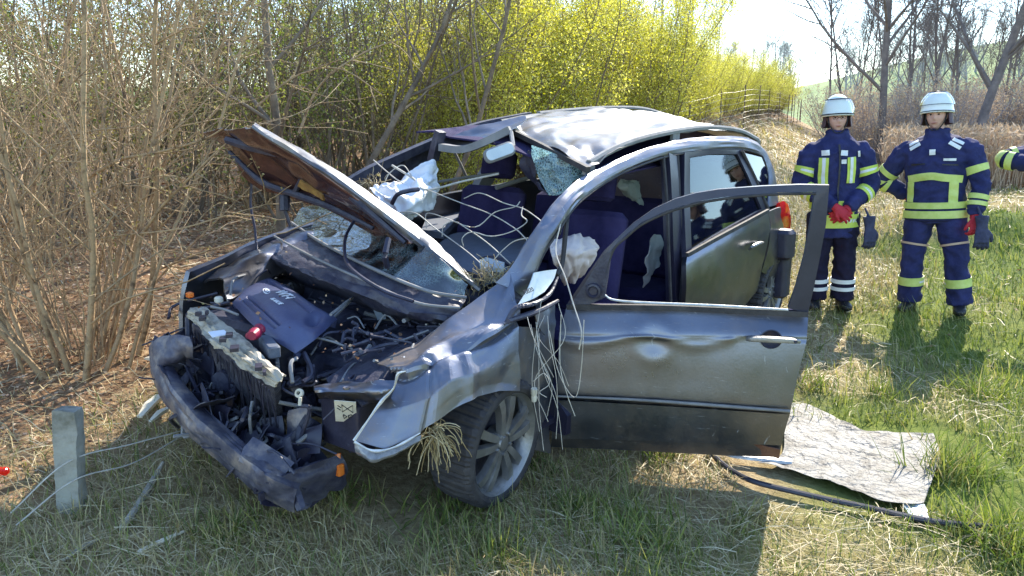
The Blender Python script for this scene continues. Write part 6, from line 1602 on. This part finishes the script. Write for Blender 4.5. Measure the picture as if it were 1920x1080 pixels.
# low branches of the coppice reaching in front of the bonnet
def branch(pts, r, label, seed):
    rs = np.random.RandomState(seed); root = spline([kYw(*p) for p in pts], 24)
    V1 = tubes_arr(root[None], np.linspace(r, r * .35, 24)[None], 6)
    s1, d1, k1 = sprout(root[None], 12, .1, 1, rs); T = grow(s1, d1, .30 * rs.uniform(.4, 1.3, 12), 6, .18, -.02, rs); V2 = tubes_arr(T, np.maximum(.0016, np.linspace(.004, .0018, 6))[None] * np.ones((12, 1)), 4)
    V, F = merge([V1, V2]); o = link('overhanging_branch', np_mesh('overhanging_branch', V, F, MT['bark_tan'])); tag(o, label, 'branch')
    V, F = leaves_on(T, T, 6, .016, rs, .004); tag(link('buds', np_mesh('buds', V, [F], MT['leaf_bud'], smooth=False), o), kind='stuff')
def kYw(px, py, Y): r = ray(px, py); return np.array([0, 0, EYE]) + r * Y / r[1]
branch([(150, 342, 4.3), (225, 300, 4.2), (300, 285, 4.1), (380, 262, 4.05), (420, 240, 4.0)], .011, 'bare branch arching from the bush to the tip of the raised bonnet', 1)
branch([(265, 440, 4.1), (310, 380, 4.05), (380, 310, 4.0), (425, 268, 4.0)], .010, 'bare branch slanting up to the lower tip of the raised bonnet', 2)
branch([(0, 205, 3.9), (90, 290, 3.9), (190, 380, 4.0), (290, 470, 4.05), (345, 540, 4.1)], .009, 'long bare branch slanting down from the left edge towards the bonnet', 3)
branch([(90, 470, 4.2), (200, 445, 4.1), (330, 430, 4.0), (420, 405, 4.0), (510, 380, 4.0)], .007, 'thin bare branch reaching right under the raised bonnet', 4)
branch([(60, 300, 4.3), (150, 250, 4.3), (260, 235, 4.35), (350, 190, 4.5), (400, 150, 4.6)], .008, 'bare branch rising right through the coppiced stems, above the bonnet tip', 5)
branch([(230, 620, 4.4), (300, 520, 4.4), (400, 420, 4.5), (470, 350, 4.6)], .008, 'bare branch leaning right behind the bonnet stay', 6)
branch([(20, 420, 4.0), (110, 400, 4.0), (210, 350, 4.05), (300, 330, 4.1), (370, 340, 4.1)], .007, 'nearly level bare branch crossing the coppiced stems at mid height', 7)
branch([(560, 250, 5.2), (600, 160, 5.3), (680, 100, 5.4), (760, 70, 5.5)], .009, 'arching bare branch above the airbag, pointing right', 8)
branch([(480, 200, 5.0), (560, 140, 5.1), (640, 130, 5.2), (720, 180, 5.3)], .008, 'arching bare branch drooping right above the bonnet', 9)
# tangle of fence wire and roots over the wreck
tangle = empty('wire_tangle', (0, 3.4, 0)); tag(tangle, 'pale loops of loose wire tangled over the open cabin', 'wire')
def strand(pts, r=.0027, m='vine', root=tangle, base=np.array([0, 3.4, 0])):
    return link('wire', MB().tube([kYw(*p) - base for p in pts], r, 6, n=36).build('wire', MT[m], None).data, root) if False else MB().tube([kYw(*p) - base for p in pts], r, 6, n=36).build('wire', MT[m], root)
strand([(745, 398, 3.75), (780, 400, 3.72), (813, 426, 3.68), (858, 458, 3.6), (898, 491, 3.5), (930, 528, 3.42)])
strand([(800, 355, 4.1), (863, 380, 3.95), (921, 402, 3.8), (965, 428, 3.65), (986, 448, 3.55), (1000, 465, 3.48), (1025, 462, 3.46)])
strand([(870, 372, 4.0), (900, 362, 3.95), (943, 380, 3.85), (980, 391, 3.75), (1004, 406, 3.6), (1022, 421, 3.55)])
strand([(829, 444, 3.75), (830, 428, 3.76), (836, 420, 3.76), (852, 415, 3.75), (870, 425, 3.7), (912, 454, 3.6), (957, 494, 3.46)])
strand([(800, 428, 3.8), (798, 404, 3.82), (808, 400, 3.82), (836, 409, 3.78), (890, 426, 3.74), (928, 398, 3.8), (965, 388, 3.85), (975, 378, 3.88)])
strand([(869, 462, 3.62), (867, 446, 3.62), (885, 435, 3.64), (921, 443, 3.6), (960, 434, 3.6), (988, 416, 3.62), (978, 404, 3.65), (980, 388, 3.7)])
strand([(924, 489, 3.5), (945, 467, 3.52), (965, 452, 3.52), (990, 446, 3.5)])
strand([(735, 310, 4.3), (775, 335, 4.2), (800, 356, 4.1), (868, 340, 4.2), (935, 326, 4.2)], .006)
strand([(690, 335, 4.4), (715, 350, 4.3), (730, 325, 4.3), (755, 310, 4.35), (772, 330, 4.3)], .003)
strand([(700, 300, 4.4), (735, 330, 4.3), (760, 350, 4.2), (752, 372, 4.1)], .0035)
strand([(1052, 415, 3.5), (1042, 470, 3.35), (1060, 520, 3.2), (1075, 570, 3.1), (1090, 620, 3.0), (1086, 655, 3.0)], .003)
hang = empty('hanging_roots', (.3, 3.2, 0)); tag(hang, 'thin pale strands dangling between the front wing and the open door', 'strands')
rs = np.random.RandomState(12)
for i in range(9):
    x0 = rs.uniform(985, 1050); y0 = rs.uniform(560, 625); x1 = rs.uniform(1005, 1085); y1 = rs.uniform(700, 850); w = rs.uniform(2.86, 3.0)
    pts = [(x0, y0, w + .06), (x0 + rs.uniform(-12, 15), y0 + (y1 - y0) * .3, w), (x1 + rs.uniform(-25, 12), y0 + (y1 - y0) * .65, w - .02), (x1, y1, w - .02)]
    MB().tube([kYw(*p) - np.array([.3, 3.2, 0]) for p in pts], rs.uniform(.0010, .0018), 5, n=20).build('strand', MT['vine'], hang)
for pts in ([(1030, 620, 2.95), (1048, 700, 2.92), (1078, 745, 2.9), (1090, 690, 2.9), (1095, 600, 2.9)], [(1052, 590, 2.95), (1050, 680, 2.92), (1062, 735, 2.9), (1078, 780, 2.9)], [(1000, 715, 2.9), (1020, 700, 2.9), (1030, 720, 2.88), (1012, 735, 2.88), (1025, 745, 2.88)]):
    MB().tube([kYw(*p) - np.array([.3, 3.2, 0]) for p in pts], 0.0017, 5, n=24).build('strand', MT['vine'], hang)
tuft = kYw(815, 812, 2.72)
V, F = [], []
n = 60; st = np.tile(tuft, (n, 1)) + RS.randn(n, 3) * .018
P = grow(st, np.stack([RS.randn(n) * .7 + .2, RS.randn(n) * .5, RS.randn(n) * .6], 1), RS.uniform(.05, .19, n), 8, .22, -.38, RS)
V, F = tubes_arr(P, np.linspace(.0026, .0014, 8)[None] * np.ones((n, 1)), 4)
tag(link('grass_clump', np_mesh('grass_clump', V, [F], MT['straw'])), 'torn clump of dry roots hanging from the broken headlight beside the tyre', 'clump')
P = [];
for (px, py, Y, nn) in [(900, 525, 3.42, 60), (925, 515, 3.45, 50), (870, 575, 3.38, 40), (700, 345, 4.3, 40)]:
    c = kYw(px, py, Y); st = np.tile(c, (nn, 1)) + RS.randn(nn, 3) * np.array([.03, .03, .012]); P.append(grow(st, RS.randn(nn, 3) + [0, 0, .3], RS.uniform(.03, .11, nn), 6, .25, -.05, RS))
P = np.concatenate(P); V, F = tubes_arr(P, np.full(P.shape[:2], .0016), 3)
tag(link('caught_grass', np_mesh('caught_grass', V, [F], MT['straw'])), 'wisps of dry grass caught on the scuttle and bonnet corner', 'grass', kind='stuff')
# bits of leaf and soil thrown over the wreck
rs = np.random.RandomState(77); n = 170; cc = np.stack([rs.uniform(-.4, .62, n), rs.uniform(-.75, .6, n), np.zeros(n)], 1); cc[:, 2] = .80 + rs.uniform(-.06, .05, n) - .10 * cc[:, 1] + np.where(cc[:, 0] < 0, .12, 0)
W_ = np.array([from_car(p) for p in cc]); V, F = leaf_arr(W_, rs.uniform(.008, .028, n), rs, aspect=.7)
tag(link('scattered_debris', np_mesh('scattered_debris', V, [F], MT['litter'], smooth=False)), 'crumbs of dry leaf and soil scattered over the engine bay', 'debris', kind='stuff')
# taller green grass tussocks
def tussock(px, py, n, h, dryf, label, spread=.06):
    c = on_ground(px, py); rs = np.random.RandomState(int(px))
    st = np.zeros((n, 3)); st[:, :2] = rs.randn(n, 2) * spread; st[:, 2] = ground_z(c[0] + st[:, 0], c[1] + st[:, 1]) - .01
    P = grow(st, np.stack([rs.randn(n) * .45, rs.randn(n) * .45, np.ones(n)], 1), rs.uniform(.5, 1.2, n) * h, 6, .06, -.13, rs)
    wv = norm(np.stack([rs.randn(n), rs.randn(n), np.zeros(n)], 1)); W = np.array([1, .95, .85, .65, .4, .05])[None, :, None] * .0035 * wv[:, None, :]
    V = np.stack([P - W, P + W], 2).reshape(-1, 3); o = (np.arange(n) * 12)[:, None, None]; F = (o + np.array([[[0, 1, 3, 2]]]) + 2 * np.arange(5)[None, :, None]).reshape(-1, 4)
    t = link('grass_tussock', np_mesh('grass_tussock', V, [F], MT['grass'], attrs=dict(dry=np.repeat(np.where(rs.rand(n) < dryf, .8, .05), 12)))); t.location = (c[0], c[1], 0); tag(t, label, 'grass', None)
for a in [(1245, 850, 130, .28, .35, 'tall grass tussock at the bottom edge of the open door', .07), (845, 985, 260, .14, .05, 'low lush green tussock in front of the front wheel', .11), (1200, 1010, 320, .15, .05, 'lush green tussock in the shade at the bottom middle', .11), (1790, 890, 300, .22, .1, 'bright green tussock right of the foil sheet', .10), (1835, 745, 160, .22, .1, 'bright green tussock beyond the foil in the right-hand shadow edge', .08), (1665, 745, 90, .16, .1, 'small green tussock in the firefighter shadow above the foil', .06), (1530, 730, 90, .18, .2, 'grass tussock just right of the open door edge', .06), (1885, 1030, 260, .24, .1, 'green tussock in the bottom right corner', .09), (1790, 985, 100, .12, .2, 'small green tussock below the end of the cable', .08), (1010, 885, 150, .10, .4, 'short half-dry tussock under the front wheel rim', .09), (1080, 960, 200, .13, .12, 'green tussock between the front wheel and the lush tussock', .055), (930, 1050, 240, .13, .15, 'green tussock at the bottom edge below the front wheel', .07), (420, 1010, 200, .13, .4, 'grey-green tussock in the shade at the lower left', .055), (1395, 985, 120, .10, .5, 'thin tussock beside the edge of the door shadow', .06), (640, 935, 150, .12, .4, 'half-dry tussock below the end of the bumper beam', .09)]: tussock(*a)
